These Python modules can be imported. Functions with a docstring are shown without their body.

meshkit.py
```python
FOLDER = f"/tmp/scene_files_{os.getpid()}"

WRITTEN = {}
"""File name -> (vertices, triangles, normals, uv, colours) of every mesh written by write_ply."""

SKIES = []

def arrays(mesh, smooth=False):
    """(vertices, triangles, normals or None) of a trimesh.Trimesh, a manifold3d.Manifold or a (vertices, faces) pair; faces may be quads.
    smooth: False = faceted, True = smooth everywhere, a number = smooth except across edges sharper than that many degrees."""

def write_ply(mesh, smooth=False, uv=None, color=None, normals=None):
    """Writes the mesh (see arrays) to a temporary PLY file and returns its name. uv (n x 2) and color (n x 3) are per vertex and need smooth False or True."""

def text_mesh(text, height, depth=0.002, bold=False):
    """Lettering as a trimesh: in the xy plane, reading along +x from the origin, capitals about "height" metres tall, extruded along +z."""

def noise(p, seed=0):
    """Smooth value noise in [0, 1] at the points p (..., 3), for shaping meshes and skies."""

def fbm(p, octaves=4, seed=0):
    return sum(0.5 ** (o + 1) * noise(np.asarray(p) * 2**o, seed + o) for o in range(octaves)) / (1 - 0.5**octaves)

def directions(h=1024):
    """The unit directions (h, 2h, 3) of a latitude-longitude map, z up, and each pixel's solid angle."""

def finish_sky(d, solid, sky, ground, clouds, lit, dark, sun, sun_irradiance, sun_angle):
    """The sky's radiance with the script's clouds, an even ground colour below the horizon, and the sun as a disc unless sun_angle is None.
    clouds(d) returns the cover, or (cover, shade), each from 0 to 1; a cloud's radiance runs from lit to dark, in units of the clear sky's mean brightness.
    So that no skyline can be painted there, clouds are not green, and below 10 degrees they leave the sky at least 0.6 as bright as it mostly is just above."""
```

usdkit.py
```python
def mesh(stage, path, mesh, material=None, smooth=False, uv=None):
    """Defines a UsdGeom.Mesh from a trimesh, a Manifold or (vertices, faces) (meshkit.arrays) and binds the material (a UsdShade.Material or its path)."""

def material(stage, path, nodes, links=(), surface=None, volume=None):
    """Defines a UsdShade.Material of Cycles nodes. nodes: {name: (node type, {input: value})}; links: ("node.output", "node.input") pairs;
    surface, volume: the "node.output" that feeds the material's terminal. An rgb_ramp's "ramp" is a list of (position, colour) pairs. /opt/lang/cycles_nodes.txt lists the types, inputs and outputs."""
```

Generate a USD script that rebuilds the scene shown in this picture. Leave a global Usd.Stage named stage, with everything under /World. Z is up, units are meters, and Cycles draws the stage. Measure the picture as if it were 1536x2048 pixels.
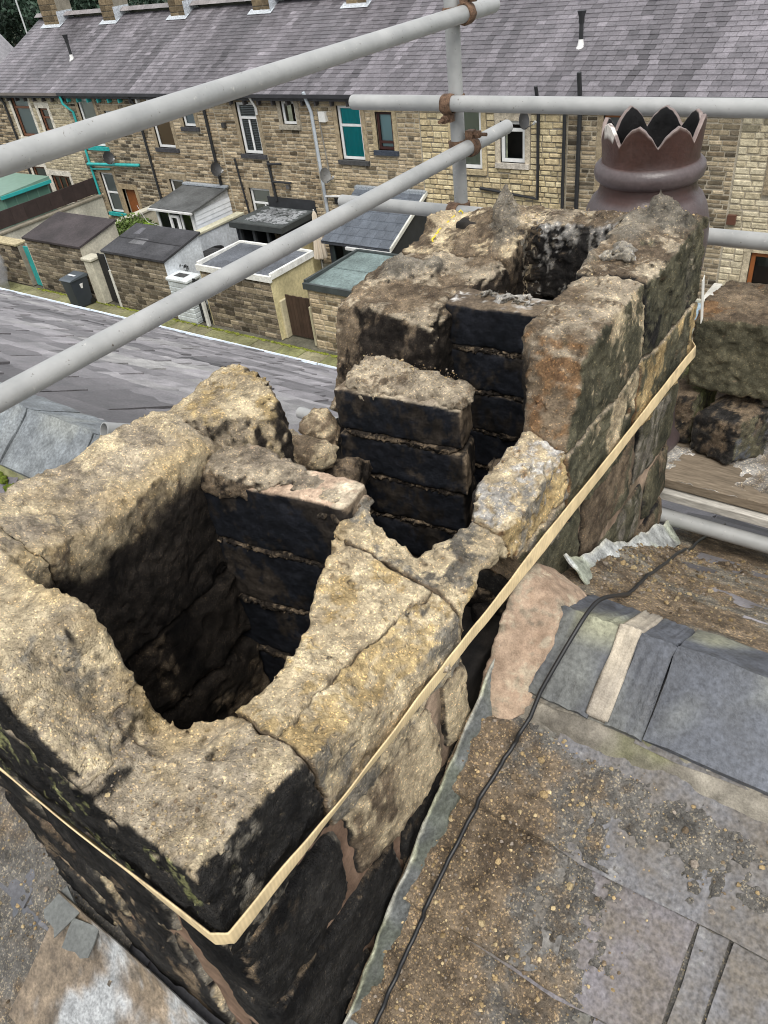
import math, random
import numpy as np
import trimesh
from scipy.ndimage import map_coordinates
from scipy.spatial import ConvexHull, cKDTree
from pxr import Usd, UsdGeom, UsdLux, UsdShade, Gf, Sdf, Vt
import usdkit, meshkit

stage = Usd.Stage.CreateInMemory()
UsdGeom.SetStageUpAxis(stage, UsdGeom.Tokens.z)
UsdGeom.SetStageMetersPerUnit(stage, 1.0)
UsdGeom.Xform.Define(stage, '/World')
UsdGeom.Scope.Define(stage, '/World/Looks')

# ------------------------------------------------------------------ camera, sky, sun, exposure
# x runs along the terraces, y away from the viewer across the back lane, z up; the eye is at the origin
cam = UsdGeom.Camera.Define(stage, '/World/camera')
R = np.array([[0.81333816, 0.28096691, -0.50944934],
              [0.57093677, -0.55381874, 0.60606601],
              [-0.11185809, -0.78379998, -0.61085626]])   # columns: right, down, forward
m4 = Gf.Matrix4d(1.0)
for i, col in enumerate((R[:, 0], -R[:, 1], -R[:, 2])):
    m4.SetRow(i, Gf.Vec4d(float(col[0]), float(col[1]), float(col[2]), 0.0))
m4.SetRow(3, Gf.Vec4d(0, 0, 0, 1))
cam.AddTransformOp().Set(m4)
cam.CreateHorizontalApertureAttr(24.0)
cam.CreateVerticalApertureAttr(32.0)
cam.CreateFocalLengthAttr(24.0 * 1540 / 1536)
cam.CreateClippingRangeAttr(Gf.Vec2f(0.05, 400.0))
cam.CreateExposureAttr(1.74)

SUN = np.array([0.35, -0.42, 0.84]); SUN /= np.linalg.norm(SUN)
elev, rot = math.asin(SUN[2]), math.atan2(SUN[0], SUN[1])
sky_mat = usdkit.material(stage, '/World/Looks/sky', {
    'sky': ('sky_texture', {'sky_type': 'single_scattering', 'sun_disc': False, 'sun_elevation': elev, 'sun_rotation': rot}),
    'tc': ('texture_coordinate', {}),
    'n': ('noise_texture', {'scale': 2.2, 'detail': 5.0, 'roughness': 0.55}),
    'r': ('rgb_ramp', {'ramp': [(0.0, (0.72, 0.72, 0.72)), (0.4, (0.86, 0.86, 0.86)), (0.7, (1, 1, 1))]}),
    'c': ('rgb_ramp', {'ramp': [(0.3, (4.3, 4.45, 4.7)), (0.7, (6.4, 6.5, 6.65))]}),
    'm': ('mix_color', {'blend_type': 'mix', 'use_clamp': False}),
    'bg': ('background_shader', {'strength': 0.06})},
    [('tc.generated', 'n.vector'), ('n.fac', 'r.fac'), ('n.fac', 'c.fac'), ('r.color', 'm.fac'), ('sky.color', 'm.a'), ('c.color', 'm.b'), ('m.result', 'bg.color')],
    surface='bg.background')
dome = UsdLux.DomeLight.Define(stage, '/World/sky')
UsdShade.MaterialBindingAPI.Apply(dome.GetPrim()).Bind(sky_mat)
dome.GetPrim().SetCustomDataByKey('kind', 'structure')
sun = UsdLux.DistantLight.Define(stage, '/World/sun')
sun.CreateNormalizeAttr(True) if hasattr(sun, 'CreateNormalizeAttr') else None
sun.CreateIntensityAttr(0.28)
sun.CreateAngleAttr(42.0)
sun.CreateColorAttr(Gf.Vec3f(1.0, 0.96, 0.9))
zax = SUN; xax = np.cross([0, 0, 1.0], zax); xax /= np.linalg.norm(xax); yax = np.cross(zax, xax)
ms = Gf.Matrix4d(1.0)
for i, col in enumerate((xax, yax, zax)):
    ms.SetRow(i, Gf.Vec4d(*[float(c) for c in col], 0.0))
sun.AddTransformOp().Set(ms)

# ------------------------------------------------------------------ small kit
rng = np.random.default_rng(7)
used = {}


def path_of(name, parent='/World'):
    k = used.get((parent, name), 0)
    used[(parent, name)] = k + 1
    return f'{parent}/{name}' if k == 0 else f'{parent}/{name}_{k:03d}'


def tag(prim, label=None, cat=None, group=None, kind=None):
    for k, v in (('label', label), ('category', cat), ('group', group), ('kind', kind)):
        if v:
            prim.SetCustomDataByKey(k, v)


def thing(name, label, cat, group=None, loc=(0, 0, 0)):
    p = path_of(name)
    x = UsdGeom.Xform.Define(stage, p)
    if any(loc):
        x.AddTranslateOp().Set(Gf.Vec3d(*map(float, loc)))
    tag(x.GetPrim(), label, cat, group)
    return p


def obj(name, vf, mat, parent='/World', col=None, smooth=False, label=None, cat=None, group=None, kind=None):
    if hasattr(vf, 'vertices'):
        vf = (np.asarray(vf.vertices), np.asarray(vf.faces))
    v, f = np.asarray(vf[0], np.float64), np.asarray(vf[1], np.int64)
    n = None
    if smooth is True:
        n = vnormals(v, f)
    elif smooth:
        v0 = v
        v, f, n = meshkit.arrays((v, f), smooth)
        if col is not None and np.ndim(col) == 2:
            col = np.asarray(col)[cKDTree(v0).query(v)[1]]
    p = path_of(name, parent)
    m = UsdGeom.Mesh.Define(stage, p)
    m.CreatePointsAttr(Vt.Vec3fArray.FromNumpy(np.ascontiguousarray(v, np.float32)))
    m.CreateFaceVertexCountsAttr(Vt.IntArray.FromNumpy(np.full(len(f), f.shape[1], np.int32)))
    m.CreateFaceVertexIndicesAttr(Vt.IntArray.FromNumpy(np.ascontiguousarray(f, np.int32).ravel()))
    m.CreateSubdivisionSchemeAttr('none')
    if n is not None:
        m.CreateNormalsAttr(Vt.Vec3fArray.FromNumpy(np.ascontiguousarray(n, np.float32)))
        m.SetNormalsInterpolation('vertex')
    if col is not None:
        col = np.asarray(col, np.float32)
        if col.ndim == 1:
            col = np.tile(col, (len(v), 1))
        UsdGeom.PrimvarsAPI(m).CreatePrimvar('Cd', Sdf.ValueTypeNames.Color3fArray, 'vertex').Set(Vt.Vec3fArray.FromNumpy(np.ascontiguousarray(col)))
    UsdShade.MaterialBindingAPI.Apply(m.GetPrim()).Bind(MAT[mat])
    tag(m.GetPrim(), label, cat, group, kind)
    return p


def vnormals(v, f):
    n = np.zeros_like(v)
    if f.shape[1] == 4:
        fn = np.cross(v[f[:, 2]] - v[f[:, 0]], v[f[:, 3]] - v[f[:, 1]])
    else:
        fn = np.cross(v[f[:, 1]] - v[f[:, 0]], v[f[:, 2]] - v[f[:, 0]])
    for k in range(f.shape[1]):
        np.add.at(n, f[:, k], fn)
    l = np.linalg.norm(n, axis=1, keepdims=True)
    return n / np.maximum(l, 1e-12)


def join(parts):
    """parts: list of (v, f) or (v, f, colour)."""
    vs, fs, cs, k = [], [], [], 0
    for p in parts:
        v, f = np.asarray(p[0], float), np.asarray(p[1], int)
        if f.shape[1] == 4:
            f = np.vstack([f[:, [0, 1, 2]], f[:, [0, 2, 3]]])
        vs.append(v); fs.append(f + k); k += len(v)
        if len(p) > 2:
            c = np.asarray(p[2], float)
            cs.append(np.tile(c, (len(v), 1)) if c.ndim == 1 else c)
    out = (np.vstack(vs), np.vstack(fs))
    return out + (np.vstack(cs),) if cs else out


BOXF = np.array([[0, 3, 2, 1], [4, 5, 6, 7], [0, 1, 5, 4], [1, 2, 6, 5], [2, 3, 7, 6], [3, 0, 4, 7]])


def box(x0, x1, y0, y1, z0, z1):
    v = np.array([[x0, y0, z0], [x1, y0, z0], [x1, y1, z0], [x0, y1, z0], [x0, y0, z1], [x1, y0, z1], [x1, y1, z1], [x0, y1, z1]], float)
    return v, BOXF


def hexa(b, t):
    """eight corners: bottom ring b and top ring t, both counter-clockwise seen from above."""
    return np.array(list(b) + list(t), float), BOXF


def cbox(x0, x1, y0, y1, z0, z1, r):
    """a box with chamfered edges."""
    pts = []
    for x, sx in ((x0, 1), (x1, -1)):
        for y, sy in ((y0, 1), (y1, -1)):
            for z, sz in ((z0, 1), (z1, -1)):
                pts += [(x, y + sy * r, z + sz * r), (x + sx * r, y, z + sz * r), (x + sx * r, y + sy * r, z)]
    return hull(pts)


def hull(pts):
    pts = np.asarray(pts, float)
    h = ConvexHull(pts)
    f = h.simplices.copy()
    c = pts[h.vertices].mean(0)
    fn = np.cross(pts[f[:, 1]] - pts[f[:, 0]], pts[f[:, 2]] - pts[f[:, 0]])
    bad = (fn * (pts[f].mean(1) - c)).sum(1) < 0
    f[bad] = f[bad][:, ::-1]
    ids = np.unique(f)
    mp = np.full(len(pts), -1); mp[ids] = np.arange(len(ids))
    return pts[ids], mp[f]


def tube(path, r, n=12, caps=True):
    path = np.asarray(path, float)
    rr = np.full(len(path), r) if np.ndim(r) == 0 else np.asarray(r, float)
    t = np.gradient(path, axis=0); t /= np.linalg.norm(t, axis=1, keepdims=True)
    up = np.array([0, 0, 1.0]) if abs(t[0][2]) < 0.9 else np.array([1.0, 0, 0])
    a = np.cross(t[0], up); a /= np.linalg.norm(a)
    V = []
    for i in range(len(path)):
        a = a - t[i] * (a @ t[i]); a /= np.linalg.norm(a)
        b = np.cross(t[i], a)
        th = np.arange(n) / n * 2 * np.pi
        V.append(path[i] + rr[i] * (np.cos(th)[:, None] * a + np.sin(th)[:, None] * b))
    V = np.vstack(V)
    F = []
    for i in range(len(path) - 1):
        for k in range(n):
            k2 = (k + 1) % n
            F.append([i * n + k, i * n + k2, (i + 1) * n + k2, (i + 1) * n + k])
    F = np.array(F)
    F = np.vstack([F[:, [0, 1, 2]], F[:, [0, 2, 3]]])
    if caps:
        c0, c1 = len(V), len(V) + 1
        V = np.vstack([V, path[:1], path[-1:]])
        e = (len(path) - 1) * n
        F = np.vstack([F, [[c0, (k + 1) % n, k] for k in range(n)], [[c1, e + k, e + (k + 1) % n] for k in range(n)]])
    return V, F


def hollow_tube(p0, p1, r, wall=0.004, n=28):
    """an open steel tube with a wall."""
    p0, p1 = np.asarray(p0, float), np.asarray(p1, float)
    d = (p1 - p0) / np.linalg.norm(p1 - p0)
    q = [p0, p0, p0 + d * .004, p1 - d * .004, p1, p1]
    rs = [r - wall, r - .001, r, r, r - .001, r - wall]
    up = np.array([0, 0, 1.0]) if abs(d[2]) < .9 else np.array([1.0, 0, 0])
    a = np.cross(d, up); a /= np.linalg.norm(a); b = np.cross(d, a)
    th = np.arange(n) / n * 2 * np.pi
    ring = np.cos(th)[:, None] * a + np.sin(th)[:, None] * b
    q += [p1 - d * .25, p0 + d * .25]; rs += [r - wall, r - wall]
    V = np.vstack([c + s * ring for c, s in zip(q, rs)])
    F = []
    for i in range(len(q)):
        if i == 6:
            continue
        j = (i + 1) % len(q)
        for k in range(n):
            k2 = (k + 1) % n
            F.append([i * n + k, i * n + k2, j * n + k2, j * n + k])
    for base, flip in ((6, 1), (7, 0)):           # dirt plugs deep inside
        V = np.vstack([V, q[base][None]])
        c = len(V) - 1
        for k in range(n):
            k2 = (k + 1) % n
            F.append([c, base * n + k, base * n + k2, c] if not flip else [c, base * n + k2, base * n + k, c])
    F = np.array(F)
    T = np.vstack([F[:, [0, 1, 2]], F[:, [0, 2, 3]]])
    T = T[(T[:, 0] != T[:, 1]) & (T[:, 1] != T[:, 2]) & (T[:, 0] != T[:, 2])]
    return V, T


def lathe(profile, n=48, c=(0, 0, 0)):
    pr = np.asarray(profile, float)
    th = np.arange(n) / n * 2 * np.pi
    V = np.stack([pr[:, 0][:, None] * np.cos(th), pr[:, 0][:, None] * np.sin(th), np.repeat(pr[:, 1][:, None], n, 1)], -1).reshape(-1, 3) + c
    F = []
    for i in range(len(pr) - 1):
        for k in range(n):
            k2 = (k + 1) % n
            F.append([i * n + k, i * n + k2, (i + 1) * n + k2, (i + 1) * n + k])
    return V, np.array(F)


def grid_faces(nu, nv):
    i, j = np.meshgrid(np.arange(nu - 1), np.arange(nv - 1), indexing='ij')
    a = (i * nv + j).ravel()
    return np.stack([a, a + nv, a + nv + 1, a + 1], 1)


# smooth random volume, sampled with wrap-around
_g = np.random.default_rng(3).standard_normal((128, 128, 128))
_k = np.fft.fftfreq(128) * 2 * np.pi
NV = np.fft.ifftn(np.fft.fftn(_g) * np.exp(-(_k[:, None, None] ** 2 + _k[None, :, None] ** 2 + _k[None, None, :] ** 2) * 1.45 ** 2 / 2)).real.astype(np.float32)
NV /= NV.std() * 2.2


def nz(p, freq, seed=0):
    """smooth noise, about -1..1; freq in bumps per metre."""
    p = np.asarray(p, float)
    q = (p * freq + np.array([seed * 7.31, seed * 3.77, seed * 5.13])) * 4.0
    return map_coordinates(NV, q.reshape(-1, 3).T, order=1, mode='grid-wrap').reshape(p.shape[:-1])


def fb(p, freq, octv=4, seed=0, gain=.5):
    s, a, t = 0.0, 1.0, 0.0
    for o in range(octv):
        s = s + a * nz(p, freq * 2.03 ** o, seed + o * 11); t += a; a *= gain
    return s / t * 1.35


def sstep(x, a, b):
    t = np.clip((x - a) / (b - a), 0, 1)
    return t * t * (3 - 2 * t)


def lerp(a, b, t):
    return a + (b - a) * t


# surface of a signed field on a grid (surface nets)
_C = np.array([[i, j, k] for i in (0, 1) for j in (0, 1) for k in (0, 1)])
_E = [(a, b) for a in range(8) for b in range(a + 1, 8) if np.abs(_C[a] - _C[b]).sum() == 1]


def nets(F, org, h):
    I = F < 0
    s = [slice(None, -1), slice(1, None)]
    corner = [I[s[c[0]], s[c[1]], s[c[2]]] for c in _C]
    cnt = sum(c.astype(np.int8) for c in corner)
    mask = (cnt > 0) & (cnt < 8)
    ijk = np.argwhere(mask)
    idx = np.full(mask.shape, -1, np.int64); idx[mask] = np.arange(len(ijk))
    val = np.stack([F[tuple((ijk + c).T)] for c in _C], 1)
    pos = np.zeros((len(ijk), 3)); num = np.zeros(len(ijk))
    for a, b in _E:
        va, vb = val[:, a], val[:, b]
        x = (va < 0) != (vb < 0)
        t = np.where(x, va / np.where(va == vb, 1, va - vb), 0)
        pos += np.where(x[:, None], _C[a] + t[:, None] * (_C[b] - _C[a]), 0); num += x
    V = org + (ijk + pos / num[:, None]) * h
    Q = []
    for ax in range(3):
        o = [a for a in range(3) if a != ax]
        A = [slice(1, -1)] * 3; B = [slice(1, -1)] * 3
        A[ax] = slice(0, -1); B[ax] = slice(1, None)
        ia, ib = I[tuple(A)], I[tuple(B)]
        e = np.argwhere(ia != ib)
        if not len(e):
            continue
        ins = ia[tuple(e.T)]
        g = e.copy(); g[:, o[0]] += 1; g[:, o[1]] += 1
        def cell(d0, d1):
            c = g.copy(); c[:, o[0]] += d0; c[:, o[1]] += d1
            return idx[tuple(c.T)]
        q = np.stack([cell(-1, -1), cell(0, -1), cell(0, 0), cell(-1, 0)], 1)
        flip = ins if ax != 1 else ~ins
        q[~flip] = q[~flip][:, ::-1]
        Q.append(q)
    Q = np.vstack(Q)
    Q = Q[(Q >= 0).all(1)]
    return V, Q

# ------------------------------------------------------------------ materials
MAT = {}


def mottled(name, scales=(60, 240), lo=.62, hi=1.35, bump=((90, .004), (320, .0015)), rough=.9, spec=.25, grain=None, col=None, distort=0.0, stretch=None, rvar=None):
    """colour (from the mesh or fixed) broken up by noise of two sizes, with fine relief; grain: (scale, colour, amount) light specks."""
    N = {'g': ('geometry', {}), 'mp': ('mapping', {'scale': stretch or (1, 1, 1)})}
    Lk = [('g.position', 'mp.vector')]
    if col is None:
        N['a'] = ('attribute', {'attribute': 'Cd'}); base = 'a.color'
    else:
        N['a'] = ('color', {'value': col}); base = 'a.color'
    for i, s in enumerate(scales):
        N[f'n{i}'] = ('noise_texture', {'scale': s, 'detail': 4.0, 'roughness': .6, 'distortion': distort})
        l, h = (lo, hi) if i == 0 else (lerp(1, lo, .8), lerp(1, hi, .8))
        N[f'r{i}'] = ('rgb_ramp', {'ramp': [(.3, (l, l, l)), (.7, (h, h, h))]})
        N[f'm{i}'] = ('mix_color', {'blend_type': 'multiply', 'fac': 1.0, 'use_clamp': False})
        Lk += [('mp.vector', f'n{i}.vector'), (f'n{i}.fac', f'r{i}.fac'), (base, f'm{i}.a'), (f'r{i}.color', f'm{i}.b')]
        base = f'm{i}.result'
    if grain:
        s, gc, amt = grain
        N['v'] = ('voronoi_texture', {'scale': s})
        N['vr'] = ('rgb_ramp', {'ramp': [(0, (0, 0, 0)), (1 - amt, (0, 0, 0)), (1 - amt + .02, (1, 1, 1)), (1, (1, 1, 1))]})
        N['vs'] = ('separate_color', {})
        N['vm'] = ('mix_color', {'blend_type': 'multiply', 'b': gc, 'use_clamp': False})
        Lk += [('mp.vector', 'v.vector'), ('v.color', 'vs.color'), ('vs.r', 'vr.fac'), (base, 'vm.a'), ('vr.color', 'vm.fac')]
        base = 'vm.result'
    N['p'] = ('principled_bsdf', {'roughness': rough, 'specular_ior_level': spec})
    Lk.append((base, 'p.base_color'))
    if rvar:
        N['rr'] = ('rgb_ramp', {'ramp': [(.35, (rvar[0],) * 3), (.65, (rvar[1],) * 3)]})
        Lk += [('n0.fac', 'rr.fac'), ('rr.color', 'p.roughness')]
    prev = None
    for i, (s, d) in enumerate(bump):
        N[f'bn{i}'] = ('noise_texture', {'scale': s, 'detail': 4.0, 'roughness': .62})
        N[f'b{i}'] = ('bump', {'strength': 1.0, 'distance': d})
        Lk += [('mp.vector', f'bn{i}.vector'), (f'bn{i}.fac', f'b{i}.height')]
        if prev:
            Lk.append((prev, f'b{i}.normal'))
        prev = f'b{i}.normal'
    if grain:
        N['gb'] = ('bump', {'strength': 1.0, 'distance': .0015, 'invert': True})
        Lk += [('v.distance', 'gb.height'), (prev, 'gb.normal')]
        prev = 'gb.normal'
    if prev:
        Lk.append((prev, 'p.normal'))
    MAT[name] = usdkit.material(stage, f'/World/Looks/{name}', N, Lk, surface='p.BSDF')


def plain(name, col, rough=.5, spec=.5, metal=0.0, **k):
    MAT[name] = usdkit.material(stage, f'/World/Looks/{name}', {
        'g': ('geometry', {}), 'n': ('noise_texture', {'scale': k.get('scale', 6.0), 'detail': 5.0, 'roughness': .65}),
        'r': ('rgb_ramp', {'ramp': [(.3, tuple(c * k.get('lo', .82) for c in col)), (.7, tuple(min(1, c * k.get('hi', 1.12)) for c in col))]}),
        'p': ('principled_bsdf', {'roughness': rough, 'specular_ior_level': spec, 'metallic': metal})},
        [('g.position', 'n.vector'), ('n.fac', 'r.fac'), ('r.color', 'p.base_color')], surface='p.BSDF')


mottled('gritstone', scales=(45, 210), lo=.6, hi=1.4, bump=((70, .007), (260, .004)), grain=(420, (1.9, 1.75, 1.5), .07), rough=.95, spec=.10)
mottled('sooty_brick', scales=(30, 160), lo=.6, hi=1.5, bump=((50, .003), (240, .0015)), rough=.75, spec=.14)
mottled('crumbs', scales=(90, 500), lo=.6, hi=1.4, bump=((300, .001),), rough=.95, spec=.15)
mottled('loose_dirt', scales=(26, 170), lo=.55, hi=1.4, bump=((120, .006), (500, .003)), grain=(330, (2.1, 1.95, 1.65), .15), rough=.95, spec=.15)
mottled('mortar', scales=(40, 300), lo=.72, hi=1.22, bump=((150, .002), (500, .001)), rough=.93, spec=.2)
mottled('slate', scales=(9, 120), lo=.7, hi=1.3, bump=((40, .0015), (220, .0008)), rough=.55, spec=.45, rvar=(.42, .75))
mottled('ridge_slate', scales=(16, 120), lo=.6, hi=1.55, bump=((60, .002), (300, .0012)), rough=.5, spec=.45, rvar=(.4, .8))
mottled('far_slate', scales=(3.0, 24), lo=.75, hi=1.28, bump=((14, .010), (60, .004)), rough=.5, spec=.5, rvar=(.4, .7))
mottled('far_stone', scales=(9, 45), lo=.66, hi=1.3, bump=((20, .018), (70, .008)), rough=.9, spec=.2)
mottled('pointing', scales=(5, 40), lo=.8, hi=1.15, bump=((40, .01),), rough=.95, spec=.15)
mottled('render_paint', scales=(1.3, 14), lo=.68, hi=1.1, bump=((30, .008),), rough=.8, spec=.3)
mottled('flagstone', scales=(1.3, 14), lo=.6, hi=1.35, bump=((20, .01),), rough=.85, spec=.3)
mottled('lead', scales=(24, 160), lo=.5, hi=1.5, bump=((45, .004), (240, .001)), rough=.55, spec=.5)
MAT['galvanised'] = usdkit.material(stage, '/World/Looks/galvanised', {
    'g': ('geometry', {}), 'n': ('noise_texture', {'scale': 9.0, 'detail': 5.0, 'roughness': .6}), 'r': ('rgb_ramp', {'ramp': [(.3, (.25, .255, .25)), (.7, (.35, .352, .345))]}),
    'v': ('noise_texture', {'scale': 46.0, 'detail': 6.0, 'roughness': .7}), 'vr': ('rgb_ramp', {'ramp': [(.64, (0, 0, 0)), (.72, (.65, .65, .65))]}),
    'd': ('noise_texture', {'scale': 60.0, 'detail': 3.0, 'roughness': .6, 'distortion': 2.0}), 'dr': ('rgb_ramp', {'ramp': [(.27, (.9, .9, .9)), (.33, (0, 0, 0))]}),
    'm': ('mix_color', {'blend_type': 'mix', 'b': (.52, .5, .46)}), 'm2': ('mix_color', {'blend_type': 'mix', 'b': (.10, .085, .07)}),
    'rr': ('rgb_ramp', {'ramp': [(.35, (.34, .34, .34)), (.65, (.58, .58, .58))]}), 'b': ('bump', {'strength': .7, 'distance': .001}),
    'p': ('principled_bsdf', {'specular_ior_level': .5})},
    [('g.position', 'n.vector'), ('g.position', 'v.vector'), ('g.position', 'd.vector'), ('n.fac', 'r.fac'), ('v.fac', 'vr.fac'), ('d.fac', 'dr.fac'), ('r.color', 'm.a'), ('vr.color', 'm.fac'), ('m.result', 'm2.a'), ('dr.color', 'm2.fac'), ('m2.result', 'p.base_color'),
     ('n.fac', 'rr.fac'), ('rr.color', 'p.roughness'), ('v.fac', 'b.height'), ('b.normal', 'p.normal')], surface='p.BSDF')
mottled('rusty_iron', scales=(60, 300), lo=.45, hi=1.6, bump=((200, .0015),), rough=.8, spec=.35, col=(.115, .068, .042))
mottled('terracotta_salt', scales=(10, 120), lo=.78, hi=1.2, bump=((60, .001), (300, .0005)), rough=.42, spec=.5, rvar=(.30, .55))
mottled('plank', scales=(14, 160), lo=.6, hi=1.3, bump=((60, .003), (260, .0012)), rough=.88, spec=.2, stretch=(.16, 1, 1))
mottled('felt', scales=(1.2, 18), lo=.62, hi=1.5, bump=((60, .006),), rough=.75, spec=.35)
mottled('timber', scales=(4, 40), lo=.75, hi=1.2, bump=((30, .004),), rough=.6, spec=.4)
mottled('leaf', scales=(2.5, 30), lo=.7, hi=1.35, bump=(), rough=.6, spec=.3)
mottled('moss', scales=(60, 300), lo=.5, hi=1.5, bump=((200, .006),), rough=.95, spec=.1)
mottled('dull_metal', scales=(5, 60), lo=.8, hi=1.2, bump=(), rough=.5, spec=.5)
mottled('plastic', scales=(5, 80), lo=.9, hi=1.1, bump=(), rough=.4, spec=.5)
plain('black_rubber', (.012, .012, .013), .45, .45, scale=80.0)
plain('window_frame', (.78, .78, .76), .35, .5)
# webbing with ribs across it
MAT['webbing'] = usdkit.material(stage, '/World/Looks/webbing', {
    'uv': ('attribute', {'attribute': 'Cd'}), 'g': ('geometry', {}),
    'n': ('noise_texture', {'scale': 30.0, 'detail': 5.0}), 'r': ('rgb_ramp', {'ramp': [(.3, (.8, .8, .8)), (.7, (1.1, 1.1, 1.1))]}),
    's': ('noise_texture', {'scale': 170.0, 'detail': 5.0, 'roughness': .7}),
    'sr': ('rgb_ramp', {'ramp': [(.62, (1, 1, 1)), (.74, (.55, .47, .38))]}),
    'm': ('mix_color', {'blend_type': 'multiply', 'fac': 1.0}), 'm2': ('mix_color', {'blend_type': 'multiply', 'fac': 1.0}),
    'p': ('principled_bsdf', {'roughness': .75, 'specular_ior_level': .25})},
    [('g.position', 'n.vector'), ('n.fac', 'r.fac'), ('uv.color', 'm.a'), ('r.color', 'm.b'), ('g.position', 's.vector'), ('s.fac', 'sr.fac'), ('m.result', 'm2.a'), ('sr.color', 'm2.b'), ('m2.result', 'p.base_color')],
    surface='p.BSDF')
# window pane: clear with a fresnel reflection
MAT['pane'] = usdkit.material(stage, '/World/Looks/pane', {
    'f': ('fresnel', {'IOR': 1.5}), 't': ('transparent_bsdf', {'color': (.86, .9, .9)}), 'g': ('glossy_bsdf', {'color': (.9, .92, .95), 'roughness': .03}),
    'm': ('mix_closure', {})}, [('f.fac', 'm.fac'), ('t.BSDF', 'm.closure1'), ('g.BSDF', 'm.closure2')], surface='m.closure')
MAT['cloth'] = usdkit.material(stage, '/World/Looks/cloth', {
    'a': ('attribute', {'attribute': 'Cd'}), 'p': ('principled_bsdf', {'roughness': .9, 'specular_ior_level': .15})}, [('a.color', 'p.base_color')], surface='p.BSDF')

# slates under a film of dust
MAT['dusty_slate'] = usdkit.material(stage, '/World/Looks/dusty_slate', {
    'g': ('geometry', {}), 'a': ('attribute', {'attribute': 'Cd'}),
    'n': ('noise_texture', {'scale': 11.0, 'detail': 7.0, 'roughness': .68}), 'r': ('rgb_ramp', {'ramp': [(.36, (.05, .05, .05)), (.64, (.85, .85, .85))]}),
    'n2': ('noise_texture', {'scale': 140.0, 'detail': 4.0}), 'r2': ('rgb_ramp', {'ramp': [(.3, (.6, .6, .6)), (.7, (1.4, 1.4, 1.4))]}),
    'n3': ('noise_texture', {'scale': 24.0, 'detail': 6.0, 'roughness': .7}), 'r3': ('rgb_ramp', {'ramp': [(.56, (0, 0, 0)), (.68, (.75, .75, .75))]}),
    'm': ('mix_color', {'blend_type': 'mix', 'b': (.135, .115, .09), 'use_clamp': False}), 'm3': ('mix_color', {'blend_type': 'mix', 'b': (.24, .24, .235), 'use_clamp': False}),
    'm2': ('mix_color', {'blend_type': 'multiply', 'fac': 1.0, 'use_clamp': False}),
    'rr': ('rgb_ramp', {'ramp': [(.36, (.45, .45, .45)), (.6, (.9, .9, .9))]}),
    'b1': ('bump', {'strength': 1.0, 'distance': .0022}), 'b2': ('bump', {'strength': 1.0, 'distance': .002}),
    'p': ('principled_bsdf', {'specular_ior_level': .4})},
    [('g.position', 'n.vector'), ('g.position', 'n2.vector'), ('g.position', 'n3.vector'), ('n3.fac', 'r3.fac'), ('n.fac', 'r.fac'), ('n2.fac', 'r2.fac'), ('a.color', 'm3.a'), ('r3.color', 'm3.fac'), ('m3.result', 'm.a'), ('r.color', 'm.fac'), ('m.result', 'm2.a'), ('r2.color', 'm2.b'), ('m2.result', 'p.base_color'),
     ('n.fac', 'rr.fac'), ('rr.color', 'p.roughness'), ('n.fac', 'b1.height'), ('n2.fac', 'b2.height'), ('b1.normal', 'b2.normal'), ('b2.normal', 'p.normal')], surface='p.BSDF')

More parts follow.
